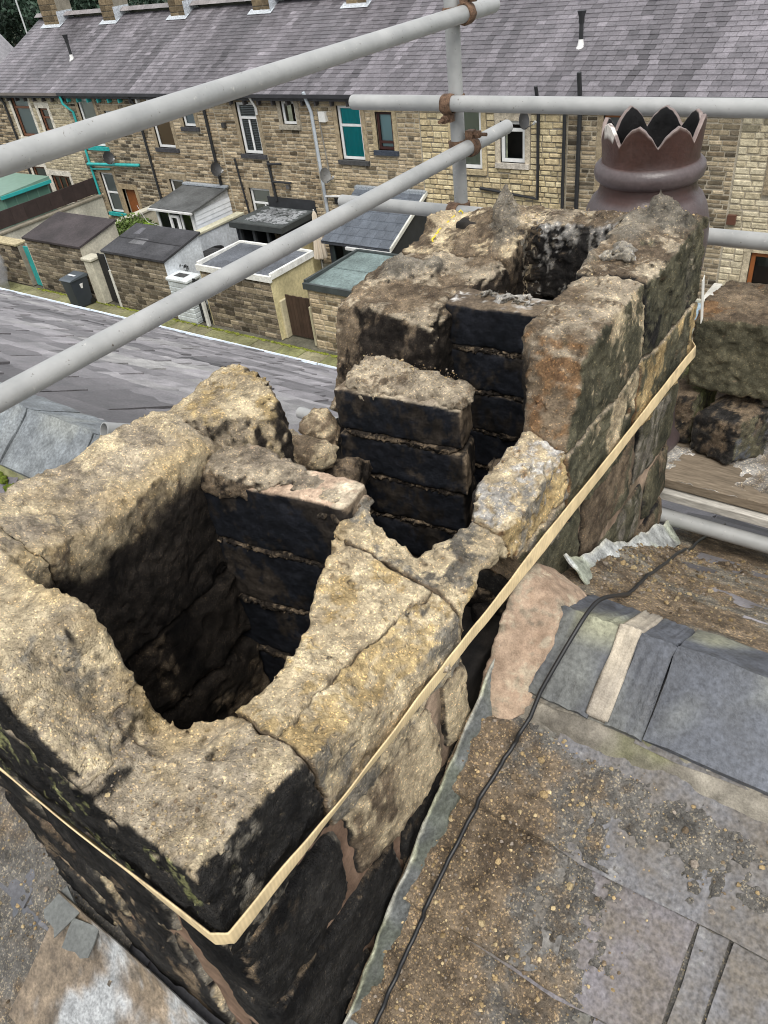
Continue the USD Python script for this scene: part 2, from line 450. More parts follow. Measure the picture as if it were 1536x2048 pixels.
# ------------------------------------------------------------------ rough stone: rounded hulls of points, worn by noise
PAL = {
    'tan': ((.25, .20, .135), (.60, .50, .335)), 'sand': ((.18, .15, .115), (.46, .39, .285)),
    'soot': ((.005, .0045, .0045), (.034, .028, .023)), 'black': ((.008, .008, .0085), (.036, .034, .032)),
    'green': ((.045, .045, .032), (.13, .12, .08)), 'ochre': ((.27, .195, .095), (.52, .40, .215)),
    'grey': ((.105, .095, .08), (.28, .255, .21)), 'rust': ((.11, .065, .038), (.26, .16, .085)),
    'brown': ((.080, .061, .044), (.22, .17, .117)), 'white': ((.25, .235, .21), (.56, .54, .51)),
    'pink': ((.24, .17, .12), (.42, .315, .23)), 'moss': ((.11, .115, .05), (.26, .26, .13)),
    'slate': ((.05, .055, .065), (.12, .125, .135)), 'brick': ((.13, .075, .05), (.27, .165, .115)),
    'bluesoot': ((.004, .005, .007), (.012, .013, .017)),
}
AX = {'+x': (1, 0, 0), '-x': (-1, 0, 0), '+y': (0, 1, 0), '-y': (0, -1, 0), '+z': (0, 0, 1), '-z': (0, 0, -1)}


def palette(name, P, seed):
    lo, hi = (np.array(c) for c in PAL[name])
    t = np.clip(.5 + .55 * fb(P, 14, 3, seed) + .22 * fb(P, 75, 2, seed + 3), 0, 1)[:, None]
    return lo + (hi - lo) * t


def paint(P, N, faces, seed):
    """faces: {axis: (palette A, palette B, share of B, patch frequency)}; neighbouring faces wear into each other with a ragged edge."""
    n_ = len(P)
    D = np.stack([N @ np.array(AX[ax], float) for ax in faces], 1)
    mx = D.max(1)
    wob = fb(P, 22, 3, seed + 70)
    acc, tot = np.zeros((n_, 3)), np.zeros((n_, 1))
    for i, (ax, spec) in enumerate(faces.items()):
        m = D[:, i] > mx - .55
        if not m.any():
            continue
        Pm = P[m]
        if isinstance(spec, str):
            spec = (spec,)
        a = palette(spec[0], Pm, seed + i)
        if len(spec) > 1:
            share = spec[2] if len(spec) > 2 else .4
            fr = spec[3] if len(spec) > 3 else 7
            q = Pm * np.array([1, 1, .55]) if ax != '+z' else Pm
            k = sstep(fb(q, fr * 1.3, 6, seed + 40 + i, .78), (1 - 2 * share) * .50 - .11, (1 - 2 * share) * .50 + .11)[:, None]
            a = lerp(a, palette(spec[1], Pm, seed + 9 + i), k)
        w = np.exp(11 * (D[m, i] + .15 * wob[m] * (1 if i % 2 else -1)))[:, None]
        acc[m] += w * a; tot[m] += w
    return acc / tot * (1 + .24 * fb(P, 3.4, 4, 77, .6))[:, None]


def planes_of(pts):
    e = ConvexHull(np.asarray(pts, float)).equations
    return np.unique(np.round(e, 3), axis=0)


def rock(pts, h=.006, amp=(.010, .0045, .0022), k=.009, seed=0, sub=None, freq=9.0, add=None, clip=None):
    pts = np.asarray(pts, float)
    lo, hi = pts.min(0) - .03, pts.max(0) + .03
    n = np.ceil((hi - lo) / h).astype(int) + 1
    g = np.stack(np.meshgrid(*[lo[i] + np.arange(n[i]) * h for i in range(3)], indexing='ij'), -1)
    F = None
    E = planes_of(pts)
    D = [g @ e[:3] + e[3] for e in E]
    mx = np.maximum.reduce(D)
    near = mx < .06
    S = np.full(mx.shape, 0.0)
    acc = np.zeros(near.sum())
    m0 = mx[near]
    for d in D:
        acc += np.exp(np.clip((d[near] - m0) / k, -40, 0))
    F = mx.copy()
    F[near] = m0 + k * np.log(acc)
    if add is not None:
        F = add(g, F)
    if sub is not None:
        F = sub(g, F)
    band = np.abs(F) < max(.02, 1.6 * sum(amp))
    q = g[band]
    F[band] += amp[0] * fb(q, freq, 3, seed) + amp[1] * (2.0 * np.abs(fb(q, freq * 4, 3, seed + 5)) - .55) + amp[2] * nz(q, freq * 17, seed + 8)
    if clip is not None:
        F = clip(g, F)
    F[0], F[-1], F[:, 0], F[:, -1], F[:, :, 0], F[:, :, -1] = (1.0,) * 6
    return nets(F, lo, h)


def stone_part(parent, name, pts, faces, mat='gritstone', seed=0, label=None, **kw):
    v, f = rock(pts, seed=seed, **kw)
    n = vnormals(v, f)
    return obj(name, (v, f), mat, parent, col=paint(v, n, faces, seed), smooth=True, label=label)


def blk(x0, x1, y0, y1, z0, z1, j=.008, seed=0):
    r = np.random.default_rng(seed + 900)
    p = np.array([[x, y, z] for x in (x0, x1) for y in (y0, y1) for z in (z0, z1)], float)
    return p + r.uniform(-j, j, p.shape)


STACK = thing('chimney_stack', 'half demolished square stone chimney stack with open sooty flues astride the slate ridge', 'chimney')
XL, XR, Y0, Y1 = -1.265, -.51, .18, 1.96
dflt = {'+z': ('sand', 'tan', .35), '+x': ('grey', 'tan', .4), '-x': ('grey', 'brown', .5), '+y': ('grey', 'brown', .4), '-y': ('black', 'grey', .25), '-z': 'brown'}


def F_(**k):
    d = dict(dflt)
    for a, b in k.items():
        d[{'px': '+x', 'mx': '-x', 'py': '+y', 'my': '-y', 'pz': '+z', 'mz': '-z'}[a]] = b
    return d


# ---- the upper courses: one worn outline, parted into stones along thin cracked joints
HOLE1 = [(-.745, .322), (-.69, .332), (-.65, .375), (-.637, .45), (-.66, .54), (-.70, .63), (-.735, .71), (-.765, .775), (-.772, .90), (-1.09, .90), (-1.095, .745), (-1.075, .60), (-1.06, .45), (-1.045, .355), (-.95, .332), (-.85, .340)]
HOLE2 = [(-1.0, .885), (-.835, .892), (-.775, .862), (-.70, .835), (-.635, .832), (-.592, .865), (-.580, .93), (-.600, .99), (-.622, 1.03), (-.615, 1.10), (-.605, 1.18), (-.622, 1.235), (-.655, 1.27), (-.650, 1.36), (-.650, 1.45), (-.672, 1.6), (-.675, 1.80), (-.70, 1.842), (-.90, 1.842), (-.922, 1.83), (-.915, 1.70), (-.955, 1.60), (-.965, 1.40), (-1.06, 1.38), (-1.06, 1.05), (-.99, .93)]
HP = np.array([
    (-.50, .17, -.848), (-.50, .28, -.845), (-.50, .37, -.858), (-.50, .46, -.895), (-.50, .58, -.940), (-.50, .72, -.948), (-.50, .80, -.935), (-.60, .17, -.85), (-.58, .27, -.848), (-.58, .365, -.858), (-.575, .48, -.868), (-.585, .62, -.884), (-.60, .76, -.893),
    (-.64, .38, -.872), (-.645, .47, -.860), (-.70, .60, -.860), (-.745, .71, -.850), (-.68, .18, -.852), (-.68, .25, -.862), (-.68, .34, -.885), (-.74, .30, -.875), (-.70, .17, -.85),
    (-.765, .18, -.77), (-.82, .17, -.715), (-.87, .25, -.695), (-.90, .34, -.70), (-.95, .17, -.69), (-1.1, .17, -.685), (-1.1, .36, -.705), (-1.28, .17, -.69), (-1.28, .36, -.70), (-.815, .33, -.725), (-.77, .335, -.81),
    (-1.28, .45, -.735), (-1.28, .80, -.748), (-1.14, .45, -.74), (-1.15, .80, -.75), (-1.09, .5, -.77), (-1.09, .74, -.772), (-1.02, .5, -.80), (-1.02, .74, -.80), (-1.12, .83, -.80), (-1.28, .90, -.80), (-1.28, 1.04, -.85),
    (-1.0, .81, -.835), (-.82, .82, -.838), (-.77, .85, -.850), (-.71, .87, -.872), (-.66, .84, -.893), (-.60, .84, -.897), (-.50, .86, -.905), (-.57, .93, -.880), (-.50, .94, -.90),
    (-.50, 1.02, -.888), (-.63, 1.02, -.880), (-.57, 1.02, -.864), (-.50, 1.11, -.876), (-.58, 1.11, -.853), (-.65, 1.12, -.858), (-.50, 1.19, -.866), (-.58, 1.195, -.846), (-.67, 1.20, -.850), (-.50, 1.235, -.725), (-.58, 1.24, -.705), (-.67, 1.238, -.715),
    (-.50, 1.285, -.685), (-.60, 1.285, -.664), (-.67, 1.285, -.672), (-.50, 1.55, -.670), (-.60, 1.55, -.660), (-.69, 1.55, -.668), (-.50, 1.98, -.66), (-.66, 1.80, -.662), (-.72, 1.86, -.660), (-.72, 1.98, -.664), (-.90, 1.90, -.658), (-1.05, 1.90, -.672), (-1.2, 1.98, -.70),
    (-.90, 1.84, -.672), (-.93, 1.75, -.728), (-1.25, 1.75, -.746), (-1.1, 1.75, -.738), (-1.28, 1.50, -.750), (-1.1, 1.50, -.750), (-.97, 1.52, -.764), (-1.28, 1.415, -.775), (-1.1, 1.415, -.77), (-.95, 1.415, -.80), (-1.28, 1.33, -1.1), (-1.0, 1.33, -1.1), (-1.28, 1.1, -1.1), (-1.0, 1.1, -1.1)])
from scipy.interpolate import LinearNDInterpolator, NearestNDInterpolator
from scipy.ndimage import gaussian_filter, distance_transform_edt
GH = .004
plan_x, plan_y = np.arange(-1.34, -.43, GH), np.arange(.10, 2.05, GH)
GX, GY = np.meshgrid(plan_x, plan_y, indexing='ij')
HG = LinearNDInterpolator(HP[:, :2], HP[:, 2])(GX, GY)
nn = NearestNDInterpolator(HP[:, :2], HP[:, 2])(GX, GY)
HG = gaussian_filter(np.where(np.isnan(HG), nn, HG), 2.2)
p3 = np.stack([GX, GY, GX * 0], -1)
def bump_(cx, cy, sx, sy, a, s):
    return a * np.exp(-(((GX - cx) / sx) ** 2 + ((GY - cy) / sy) ** 2)) * (1 + .5 * fb(p3, 22, 3, s))
BM = bump_(-.605, 1.88, .075, .06, .062, 1) + bump_(-.635, 1.75, .055, .05, .028, 2) + bump_(-1.005, 1.86, .030, .032, .085, 3) + bump_(-.965, 1.80, .03, .05, .04, 4) + bump_(-1.17, 1.60, .05, .05, .055, 5) + bump_(-1.09, 1.64, .03, .04, .03, 6) + bump_(-.675, 1.62, .03, .04, .022, 7)
HG = HG + BM
HG += .004 * fb(p3, 13, 4, 8, .6) + .0022 * fb(p3, 60, 2, 9)
GR = np.hypot(*np.gradient(HG, GH))


def poly_sd(poly):
    """signed distance on the plan grid, negative inside the polygon."""
    pl = np.array(poly); q = np.stack([GX, GY], -1)[..., None, :]
    a, b = pl, np.roll(pl, -1, 0)
    e = b - a
    w = q - a
    t = np.clip((w * e).sum(-1) / (e * e).sum(-1), 0, 1)
    d = np.sqrt(((w - t[..., None] * e) ** 2).sum(-1)).min(-1)
    c = ((a[:, 1] <= q[..., 1]) != (b[:, 1] <= q[..., 1])) & (q[..., 0] < a[:, 0] + (q[..., 1] - a[:, 1]) / np.where(e[:, 1] == 0, 1, e[:, 1]) * e[:, 0])
    s = np.where(c.sum(-1) % 2 == 1, -d, d)
    return gaussian_filter(s, 2.0)


D1, D2 = poly_sd(HOLE1), poly_sd(HOLE2)
DH = np.minimum(D1, D2)


def plan(A, x, y):
    return map_coordinates(A, np.stack([(x - plan_x[0]) / GH, (y - plan_y[0]) / GH]).reshape(2, -1), order=1, mode='nearest').reshape(np.shape(x))


def smax(a, b, k):
    h_ = np.clip(.5 + .5 * (a - b) / k, 0, 1)
    return b + (a - b) * h_ + k * h_ * (1 - h_)


def cell(name, b, faces, seed, h=.0060, label=None, sooty=1.0, amp=(.006, .0045, .0025), off=0.0, open_=False, mat='gritstone', k=.011, rim=True):
    x0, x1, y0, y1, z0, z1 = b
    lo = np.array([x0, y0, z0]) - .032
    hi = np.array([x1, y1, min(z1, float(plan(HG, GX, GY)[(GX > x0) & (GX < x1) & (GY > y0) & (GY < y1)].max()))]) + .032
    n = np.ceil((hi - lo) / h).astype(int) + 1
    ax_ = [lo[i] + np.arange(n[i]) * h for i in range(3)]
    X2, Y2 = np.meshgrid(ax_[0], ax_[1], indexing='ij')
    H2, G2, S2 = plan(HG, X2, Y2), plan(GR, X2, Y2), plan(DH, X2, Y2)
    outer = np.maximum(np.maximum(X2 - (XR + off), XL - off - X2), np.maximum(Y0 - off - Y2, Y2 - Y1 - off))
    side = smax(outer, -S2, k)
    Z = ax_[2][None, None, :]
    top = (Z - H2[..., None]) / np.sqrt(1 + np.minimum(G2, 4)[..., None] ** 2)
    F = smax(np.broadcast_to(side[..., None], top.shape), top, k)
    g = np.stack(np.meshgrid(*ax_, indexing='ij'), -1)
    if open_:                                  # the dark break through the right wall
        e = np.sqrt(((g[..., 1] - .872) / .115) ** 2 + ((g[..., 2] + 1.022) / .088) ** 2 + (np.maximum(-.66 - g[..., 0], 0) / .10) ** 2) - 1
        F = smax(F, -e * .10, .012)
    band = np.abs(F) < .03
    q = g[band]
    F[band] += amp[0] * fb(q, 9, 3, 1) + amp[1] * (2.2 * np.abs(fb(q, 34, 3, 6)) - .6) + amp[2] * (1.8 * np.abs(nz(q, 140, 9)) - .5)
    wob = .016 * nz(g, 7, 61) + .006 * nz(g, 24, 62) + .002 * nz(g, 80, 63)
    C = np.maximum.reduce([x0 - g[..., 0] + wob, g[..., 0] - x1 - wob, y0 - g[..., 1] + wob, g[..., 1] - y1 - wob, z0 - g[..., 2] + wob, g[..., 2] - z1 - wob]) + .0011
    F = smax(F, C, .004)
    F[0], F[-1], F[:, 0], F[:, -1], F[:, :, 0], F[:, :, -1] = (1.0,) * 6
    v, f = nets(F, lo, h)
    nn_ = vnormals(v, f)
    c = paint(v, nn_, faces, seed)
    hh, dd, d1 = plan(HG, v[:, 0], v[:, 1]), plan(DH, v[:, 0], v[:, 1]), plan(D1, v[:, 0], v[:, 1])
    if rim:                                    # bare fresh stone round the first flue's mouth
        ed = sstep(fb(v, 10, 4, 301, .62) * .8 + 1.0 - np.maximum(d1, 0) / .055, .1, 1.0) * sstep(nn_[:, 2], -.1, .35) * (v[:, 1] < .80)
        c = lerp(c, palette('ochre', v, 303), (.55 * ed)[:, None])
    dep = hh - v[:, 2]
    so = (dd < .022) * sstep(dep + .045 * fb(v, 10, 5, 305, .72), .008, .088) * np.maximum(sstep(.97 - nn_[:, 2], 0, .3), sstep(dep, .06, .10))
    c = lerp(c, palette('grey', v, 311) * .9, (sstep(plan(BM, v[:, 0], v[:, 1]), .006, .026) * .8)[:, None])
    so = so * sooty
    c = lerp(c, lerp(palette('soot', v, 307), palette('brown', v, 308) * .5, (sstep(fb(v, 6, 5, 309, .7), .1, .7) * .45)[:, None]), so[:, None])
    return obj(name, (v, f), mat, STACK, col=c, smooth=True, label=label)


TOPN = ('sand', 'tan', .42, 8)
cell('stone', (-.83, -.40, .10, .378, -1.056, -.835), F_(px=('black', 'grey', .10, 12), my=('black', 'moss', .07, 16), pz=TOPN, py='brown'), 1, h=.0048, label='black corner stone with a bare sandy bed', off=.002)
cell('stone', (-1.35, -.83, .10, .378, -1.056, -.842), F_(my=('black', 'moss', .15, 12), pz=('sand', 'moss', .3), py='soot'), 2)
cell('stone', (-1.35, -.63, .10, .385, -.839, -.55), F_(my='black', pz=('tan', 'sand', .5, 7), px=('tan', 'grey', .35, 7), py=('tan', 'grey', .3)), 3, h=.005, label='broken tan stone left standing on the front corner')
cell('stone', (-1.35, -.96, .382, .84, -1.07, -.55), F_(px=('tan', 'brown', .3), pz=('sand', 'tan', .45, 6), mx=('grey', 'brown', .3)), 4, label='long tan wall stone sooted on its flue side')
cell('stone', (-.82, -.566, .378, .757, -1.064, -.55), F_(px=('tan', 'brown', .4), pz=('tan', 'ochre', .4, 7), my='brown'), 6, h=.005, label='weathered tan stone at the flue mouth')
cell('stone', (-.566, -.40, .378, .757, -1.064, -.55), F_(px=('grey', 'tan', .45, 6), pz=('ochre', 'tan', .45, 7), my='brown'), 7, h=.005, label='outer flake split from the tan stone', off=.004, open_=True)
cell('mortar_lump', (-.84, -.40, .757, .935, -1.02, -.55), F_(px=('tan', 'ochre', .4), pz=('grey', 'tan', .5, 8), my='brown', py=('tan', 'sand', .4)), 8, h=.005, label='rough grey and tan mortar bridging over the hole', open_=True, amp=(.009, .0065, .003))
cell('stone', (-.78, -.40, .935, 1.195, -.99, -.55), F_(px=('ochre', 'grey', .5, 7), pz=('white', 'tan', .6, 9), my=('tan', 'rust', .5), mz='rust', mx='grey'), 9, h=.005, label='bleached crumbling stone beside the hole', open_=True, amp=(.009, .0065, .003))
cell('stone', (-.80, -.40, 1.195, 1.556, -.868, -.55), F_(px=('green', 'tan', .22, 6), my=('brown', 'rust', .36, 8), pz=('sand', 'brown', .4), mx=('grey', 'soot', .4)), 11, label='tall stone with a rust streaked broken end', off=.002)
cell('stone', (-.68, -.40, 1.556, 2.05, -.870, -.50), F_(px=('green', 'black', .30, 5), pz=('brown', 'sand', .5), mx='grey'), 12, h=.006, label='dark green far corner stone under grey mortar', off=.003, amp=(.007, .006, .003))
cell('stone', (-1.0, -.68, 1.80, 2.05, -.87, -.50), F_(my=('black', 'white', .42, 9), pz=('brown', 'sand', .5), py='grey'), 13, h=.006, sooty=.25, label='back wall stone with a sooty white stained flue face', amp=(.007, .006, .003))
cell('stone', (-1.35, -.90, 1.36, 1.735, -.99, -.50), F_(my=('brown', 'soot', .42, 4), pz=('brown', 'sand', .5), mx=('brown', 'rust', .3), px='soot'), 14, label='big rounded brown block at the broken left wall', k=.05)
cell('stone', (-1.35, -.88, 1.735, 2.05, -.88, -.50), F_(px=('brown', 'soot', .4), pz=('brown', 'tan', .45), mx='brown', my='brown'), 15, h=.006, label='far left corner stone with an upright fin of old mortar', amp=(.007, .006, .003))
for i, (y0_, y1_, z1_) in enumerate([(.98, 1.195, -.992), (1.195, 1.55, -.870), (1.55, 2.05, -.872)]):
    cell('stone', (-.80, -.40, y0_, y1_, -1.068, z1_), F_(px=[('grey', 'green', .5, 6), ('green', 'tan', .35, 5), ('ochre', 'green', .55, 5)][i], mx='soot', my=('rust', 'brown', .5)), 16 + i, h=.0065, off=.001 + .002 * i, open_=(i == 0), rim=False)
# the tilted block beyond the left wall
stone_part(STACK, 'stone', [(XL, .83, -.90), (XL, 1.04, -.90), (-.985, .885, -1.04), (-.985, .94, -1.04), (XL, .77, -.758), (XL, 1.045, -.738), (-1.17, 1.045, -.732), (-1.15, .80, -.742), (-1.03, .875, -.82), (-.99, .93, -.79), (-1.06, .985, -.73), (-1.2, 1.05, -.86)],
           F_(px=('soot', 'brown', .2), pz=('tan', 'ochre', .4), my=('sand', 'tan', .4), py='brown'), seed=5, h=.006, amp=(.008, .005, .003), k=.011, label='tilted tan block with a black inner end')
# loose rubble packed in the gap of the left wall
for i, (c, s, pal) in enumerate([((-1.08, 1.06, -.965), (.10, .08, .085), ('tan', 'brown', .5)), ((-1.165, 1.20, -1.0), (.085, .09, .075), ('brown', 'tan', .4)), ((-1.175, 1.33, -.99), (.08, .08, .07), ('brown', 'sand', .4)),
                                 ((-1.03, 1.12, -1.04), (.08, .09, .08), ('brown', 'soot', .4)), ((-1.20, 1.09, -1.0), (.07, .09, .07), ('sand', 'brown', .4))]):
    r = np.random.default_rng(50 + i)
    d = r.normal(size=(16, 3)); d /= np.linalg.norm(d, axis=1, keepdims=True)
    stone_part(STACK, 'rubble_stone', np.array(c) + d * np.array(s) * r.uniform(.8, 1.1, (16, 1)), {a: pal for a in AX}, seed=20 + i, h=.006, k=.01)
# old mortar on top
stone_part(STACK, 'mortar_hump', [(-.665, 1.60, -.668), (-.55, 1.605, -.668), (-.665, 1.70, -.67), (-.545, 1.71, -.67), (-.65, 1.62, -.638), (-.565, 1.62, -.635), (-.62, 1.70, -.63)],
           {a: ('grey', 'white', .3) for a in AX}, 'gritstone', 31, h=.004, amp=(.006, .005, .002), k=.006, label='flat flake of grey mortar')
stone_part(STACK, 'mortar_lump', np.array([(-.500, .695, -1.0)]) + np.array([(a, b, c) for a in (-.02, .018) for b in (-.026, .028) for c in (-.028, .03)]) , {a: ('sand', 'brown', .4) for a in AX}, 'gritstone', 34, h=.004, amp=(.008, .006, .003), k=.014, label='round lump of mortar stuck above the strap')
stone_part(STACK, 'mortar_lump', [(-.62, 1.25, -.93), (-.70, 1.2, -.95), (-.74, 1.22, -1.02), (-.62, 1.17, -1.02), (-.66, 1.27, -.94), (-.72, 1.29, -.97), (-.66, 1.18, -.935)],
           {a: ('brown', 'soot', .4) for a in AX}, 'gritstone', 35, h=.005, amp=(.008, .005, .002))

# brick feathers between the flues: one block per course
SOOTF = {'-y': ('bluesoot', 'soot', .4), '+y': 'soot', '+x': ('soot', 'brown', .3), '-x': ('soot', 'brown', .3), '-z': 'soot', '+z': ('sand', 'pink', .4)}


def feather(front_l, front_r, back_r, back_l, tops, seed, topface, taper=.0):
    for i, (zt, zb) in enumerate(tops):
        r = np.random.default_rng(seed + i)
        P = []
        for q, c in enumerate((front_l, front_r, back_r, back_l)):
            j = r.uniform(-.008, .008, 2)
            dx = (.0 if q in (0, 3) else -.0) + (taper * i if q in (0, 3) else 0)
            for z in (zt, zb):
                P.append((c[0] + j[0] - dx, c[1] + j[1] * .4, z + r.uniform(-.004, .004)))
        f = dict(SOOTF)
        if i:
            (ax_, ay_), (bx_, by_) = front_l, front_r
            dxy = np.array([by_ - ay_, -(bx_ - ax_)]) / math.hypot(bx_ - ax_, by_ - ay_)
            o_ = -dxy if dxy[1] > 0 else dxy
            q_ = [(ax_ + .02 + o_[0] * w_, ay_ + o_[1] * w_, zt + .002 + h_) for w_ in (-.02, .0045) for h_ in (-.007, .007)] + [(bx_ - .02 + o_[0] * w_, by_ + o_[1] * w_, zt + .002 + h_) for w_ in (-.02, .0045) for h_ in (-.007, .007)]
            stone_part(STACK, 'joint_mortar', q_, {a: ('soot', 'brown', .3, 14) for a in AX}, 'gritstone', seed + 40 + i, h=.0045, amp=(.004, .0045, .002), k=.004, freq=22)
        if i == 0:
            f['+z'] = topface
        else:
            f['+z'] = ('soot', 'brown', .3)
        stone_part(STACK, 'feather_brick', P, f, 'sooty_brick' if i else 'gritstone' if False else 'sooty_brick', seed + i, h=.006, amp=(.0028, .0022, .0014), k=.004)


JOINTS = []


def courses(z, n, dz, gap=.004):
    return [(z - i * dz, z - (i + 1) * dz + gap) for i in range(n)]


feather((-1.135, .745), (-.768, .80), (-.775, .885), (-1.135, .875), courses(-.832, 5, .165), 100, ('sand', 'pink', .45))
feather((-1.125, 1.205), (-.785, 1.245), (-.81, 1.345), (-1.11, 1.335), courses(-.875, 6, .122), 110, ('sand', 'brown', .4))
feather((-.985, 1.50), (-.70, 1.515), (-.70, 1.61), (-.985, 1.60), courses(-.758, 6, .118), 120, ('brown', 'white', .4))
# broken sandy mortar still lying on the feathers
stone_part(STACK, 'mortar_bed', [(-1.135, 1.195, -.905), (-.775, 1.235, -.90), (-.80, 1.35, -.89), (-1.12, 1.345, -.89), (-1.115, 1.215, -.85), (-.79, 1.25, -.858), (-.80, 1.34, -.846), (-1.10, 1.335, -.838)], {a: ('sand', 'brown', .25) for a in AX}, 'gritstone', 130, h=.005, amp=(.010, .006, .003))
stone_part(STACK, 'mortar_bed', [(-.985, 1.495, -.775), (-.70, 1.51, -.775), (-.69, 1.615, -.765), (-.985, 1.60, -.765), (-.96, 1.53, -.738), (-.73, 1.55, -.742), (-.73, 1.60, -.74), (-.96, 1.59, -.735)], {a: ('grey', 'white', .45) for a in AX}, 'gritstone', 131, h=.005, amp=(.008, .006, .003))
stone_part(STACK, 'mortar_bed', [(-1.13, .735, -.878), (-.755, .788, -.878), (-.745, .89, -.88), (-1.13, .90, -.87), (-1.12, .75, -.812), (-.78, .803, -.826), (-.765, .88, -.832), (-1.12, .885, -.806)], {'+z': ('sand', 'pink', .25), '-y': ('brown', 'soot', .5), '+y': 'brown', '+x': ('brown', 'grey', .4), '-x': 'sand', '-z': 'brown'}, 'gritstone', 132, h=.005, amp=(.008, .005, .003))

# lower courses, all round
LEV = [(-1.278, -1.068), (-1.482, -1.286), (-1.695, -1.489), (-1.92, -1.703)]
sd = 200
for li, (zb, zt) in enumerate(LEV):
    off = .09 if li % 2 else -.03
    cuts = [Y0] + [c + off for c in (.44, .72)] + ([.985] if li == 0 else [1.0 + off]) + [c + off for c in (1.33, 1.66)] + [Y1]
    for a, b in zip(cuts[:-1], cuts[1:]):
        if li == 0 and .62 < a < .90:
            b = min(b, .80)
            if b - a < .06:
                stone_part(STACK, 'stone', blk(-.70, XR, .80, .98, zb, -1.125, .006, sd), F_(px=('brown', 'rust', .4), pz=('brown', 'soot', .4)), seed=sd, h=.0065, amp=(.008, .0045, .002))
                sd += 1
                continue
        near = b < 1.0
        fx = (('black', 'brown', .14, 3) if near else ('grey', 'green', .6, 5)) if (sd % 3) else (('black', 'rust', .12, 3) if near else ('brown', 'green', .5, 5))
        if li == 0 and .5 < b < .82:
            fx = ('tan', 'brown', .45, 3)
        stone_part(STACK, 'stone', blk(-.665, XR + (.003 if near else .0), a + .001, b - .001, zb, zt, .005, sd), F_(px=fx, pz=('black', 'brown', .4), mx=('soot', 'brown', .2), my=('black', 'brown', .08)), seed=sd, h=.0065 if near else .008, amp=(.006, .0035, .0018))
        sd += 1
    cx = [XL, -1.02 + off, -.72 - off * .5, XR + .2]
    for a, b in zip(cx[:-1], cx[1:]):
        b = min(b, -.705)
        if b - a > .05:
            stone_part(STACK, 'stone', blk(a + .001, b - .001, Y0 - .003, .365, zb, zt, .005, sd), F_(my=('black', 'brown', .10, 7), pz=('black', 'brown', .4), py=('soot', 'ochre', .25)), seed=sd, h=.0065, amp=(.006, .0035, .0018))
            sd += 1
for zb, zt in LEV:
    for a, b in ((.37, .76), (.78, 1.38), (1.40, Y1)) if zt < -1 else ((1.46, Y1),):
        stone_part(STACK, 'stone', blk(XL, -1.07, a - .002, b + .002, zb, zt + .004, .008, sd), F_(px=('soot', 'brown', .12, 6), pz='soot', my='soot', py='soot', mx='grey'), seed=sd, h=.010, amp=(.012, .006, .002))
        sd += 1
    stone_part(STACK, 'stone', blk(-1.03, -.71, 1.845, Y1 - .002, zb, zt, .006, sd), F_(my=('soot', 'white', .2)), seed=sd, h=.011)
    sd += 1
# dark lumps inside the hole
for i, c in enumerate([(-.60, .86, -1.10), (-.64, .95, -1.06), (-.57, .93, -1.13), (-.68, .86, -1.13), (-.60, 1.0, -1.15)]):
    r = np.random.default_rng(300 + i)
    d = r.normal(size=(14, 3)); d /= np.linalg.norm(d, axis=1, keepdims=True)
    stone_part(STACK, 'rubble_stone', np.array(c) + d * np.array((.06, .06, .05)) * r.uniform(.8, 1.1, (14, 1)), {a: ('soot', 'brown', .3) for a in AX}, seed=300 + i, h=.006)

# bedding mortar between the stones: the wall core set back from the faces
CORE = [(XL + .012, -1.15, Y0 + .02, 1.02, -2.0, -.88), (XL + .012, -1.09, 1.0, 1.46, -2.0, -1.11), (XL + .012, -1.06, 1.44, Y1 - .02, -2.0, -.88),
        (-.63, XR - .017, Y0 + .016, .80, -2.0, -1.0), (-.635, XR - .017, 1.02, Y1 - .018, -2.0, -.90), (-.68, XR - .03, .79, 1.03, -2.0, -1.19),
        (XL + .012, XR - .03, Y0 + .016, .312, -2.0, -.90), (XL + .1, XR - .03, 1.86, Y1 - .012, -2.0, -.70), (XL, XR - .03, .2, 1.9, -2.0, -1.72), (-.65, XR - .018, 1.30, Y1 - .012, -.95, -.70), (-1.25, -1.06, 1.46, 1.9, -.9, -.79)]
h = .0125
lo, hi = np.array([XL - .04, Y0 - .04, -2.04]), np.array([XR + .04, Y1 + .04, -.6])
n_ = np.ceil((hi - lo) / h).astype(int)
g = np.stack(np.meshgrid(*[lo[i] + np.arange(n_[i]) * h for i in range(3)], indexing='ij'), -1)
Fm = np.full(g.shape[:3], 1.0)
for b in CORE:
    q = np.stack([np.abs(g[..., i] - (b[2 * i] + b[2 * i + 1]) / 2) - (b[2 * i + 1] - b[2 * i]) / 2 for i in range(3)], -1)
    Fm = np.minimum(Fm, q.max(-1))
band = np.abs(Fm) < .05
Fm[band] += .005 * fb(g[band], 16, 3, 77)
v, f = nets(Fm, lo, h)
n = vnormals(v, f)
inner = ((v[:, 0] > XL + .09) & (v[:, 0] < XR - .06) & (v[:, 1] > Y0 + .09) & (v[:, 1] < Y1 - .06))
cm = paint(v, n, {a: ('brown', 'pink', .45, 5) for a in AX}, 400)
cm = lerp(cm, palette('brick', v, 8), ((v[:, 1] < .62) & (v[:, 2] < -1.0))[:, None] * .6)
cm = np.where((inner | ((v[:, 1] > .76) & (v[:, 1] < 1.06) & (v[:, 2] > -1.3)))[:, None], palette('soot', v, 5) + .006, cm)
obj('bedding_mortar', (v, f), 'mortar', STACK, col=cm, smooth=True)
del g, Fm

# ------------------------------------------------------------------ the roof the stack stands on
A1, A2 = math.atan(.69), math.atan(.6)
AP = np.array([.985, -1.131])


def near(x, s, hh=0.0):
    x, s, hh = np.broadcast_arrays(np.asarray(x, float), s, hh)
    return np.stack([x, AP[0] - s * math.cos(A1) - hh * math.sin(A1), AP[1] - s * math.sin(A1) + hh * math.cos(A1)], -1)


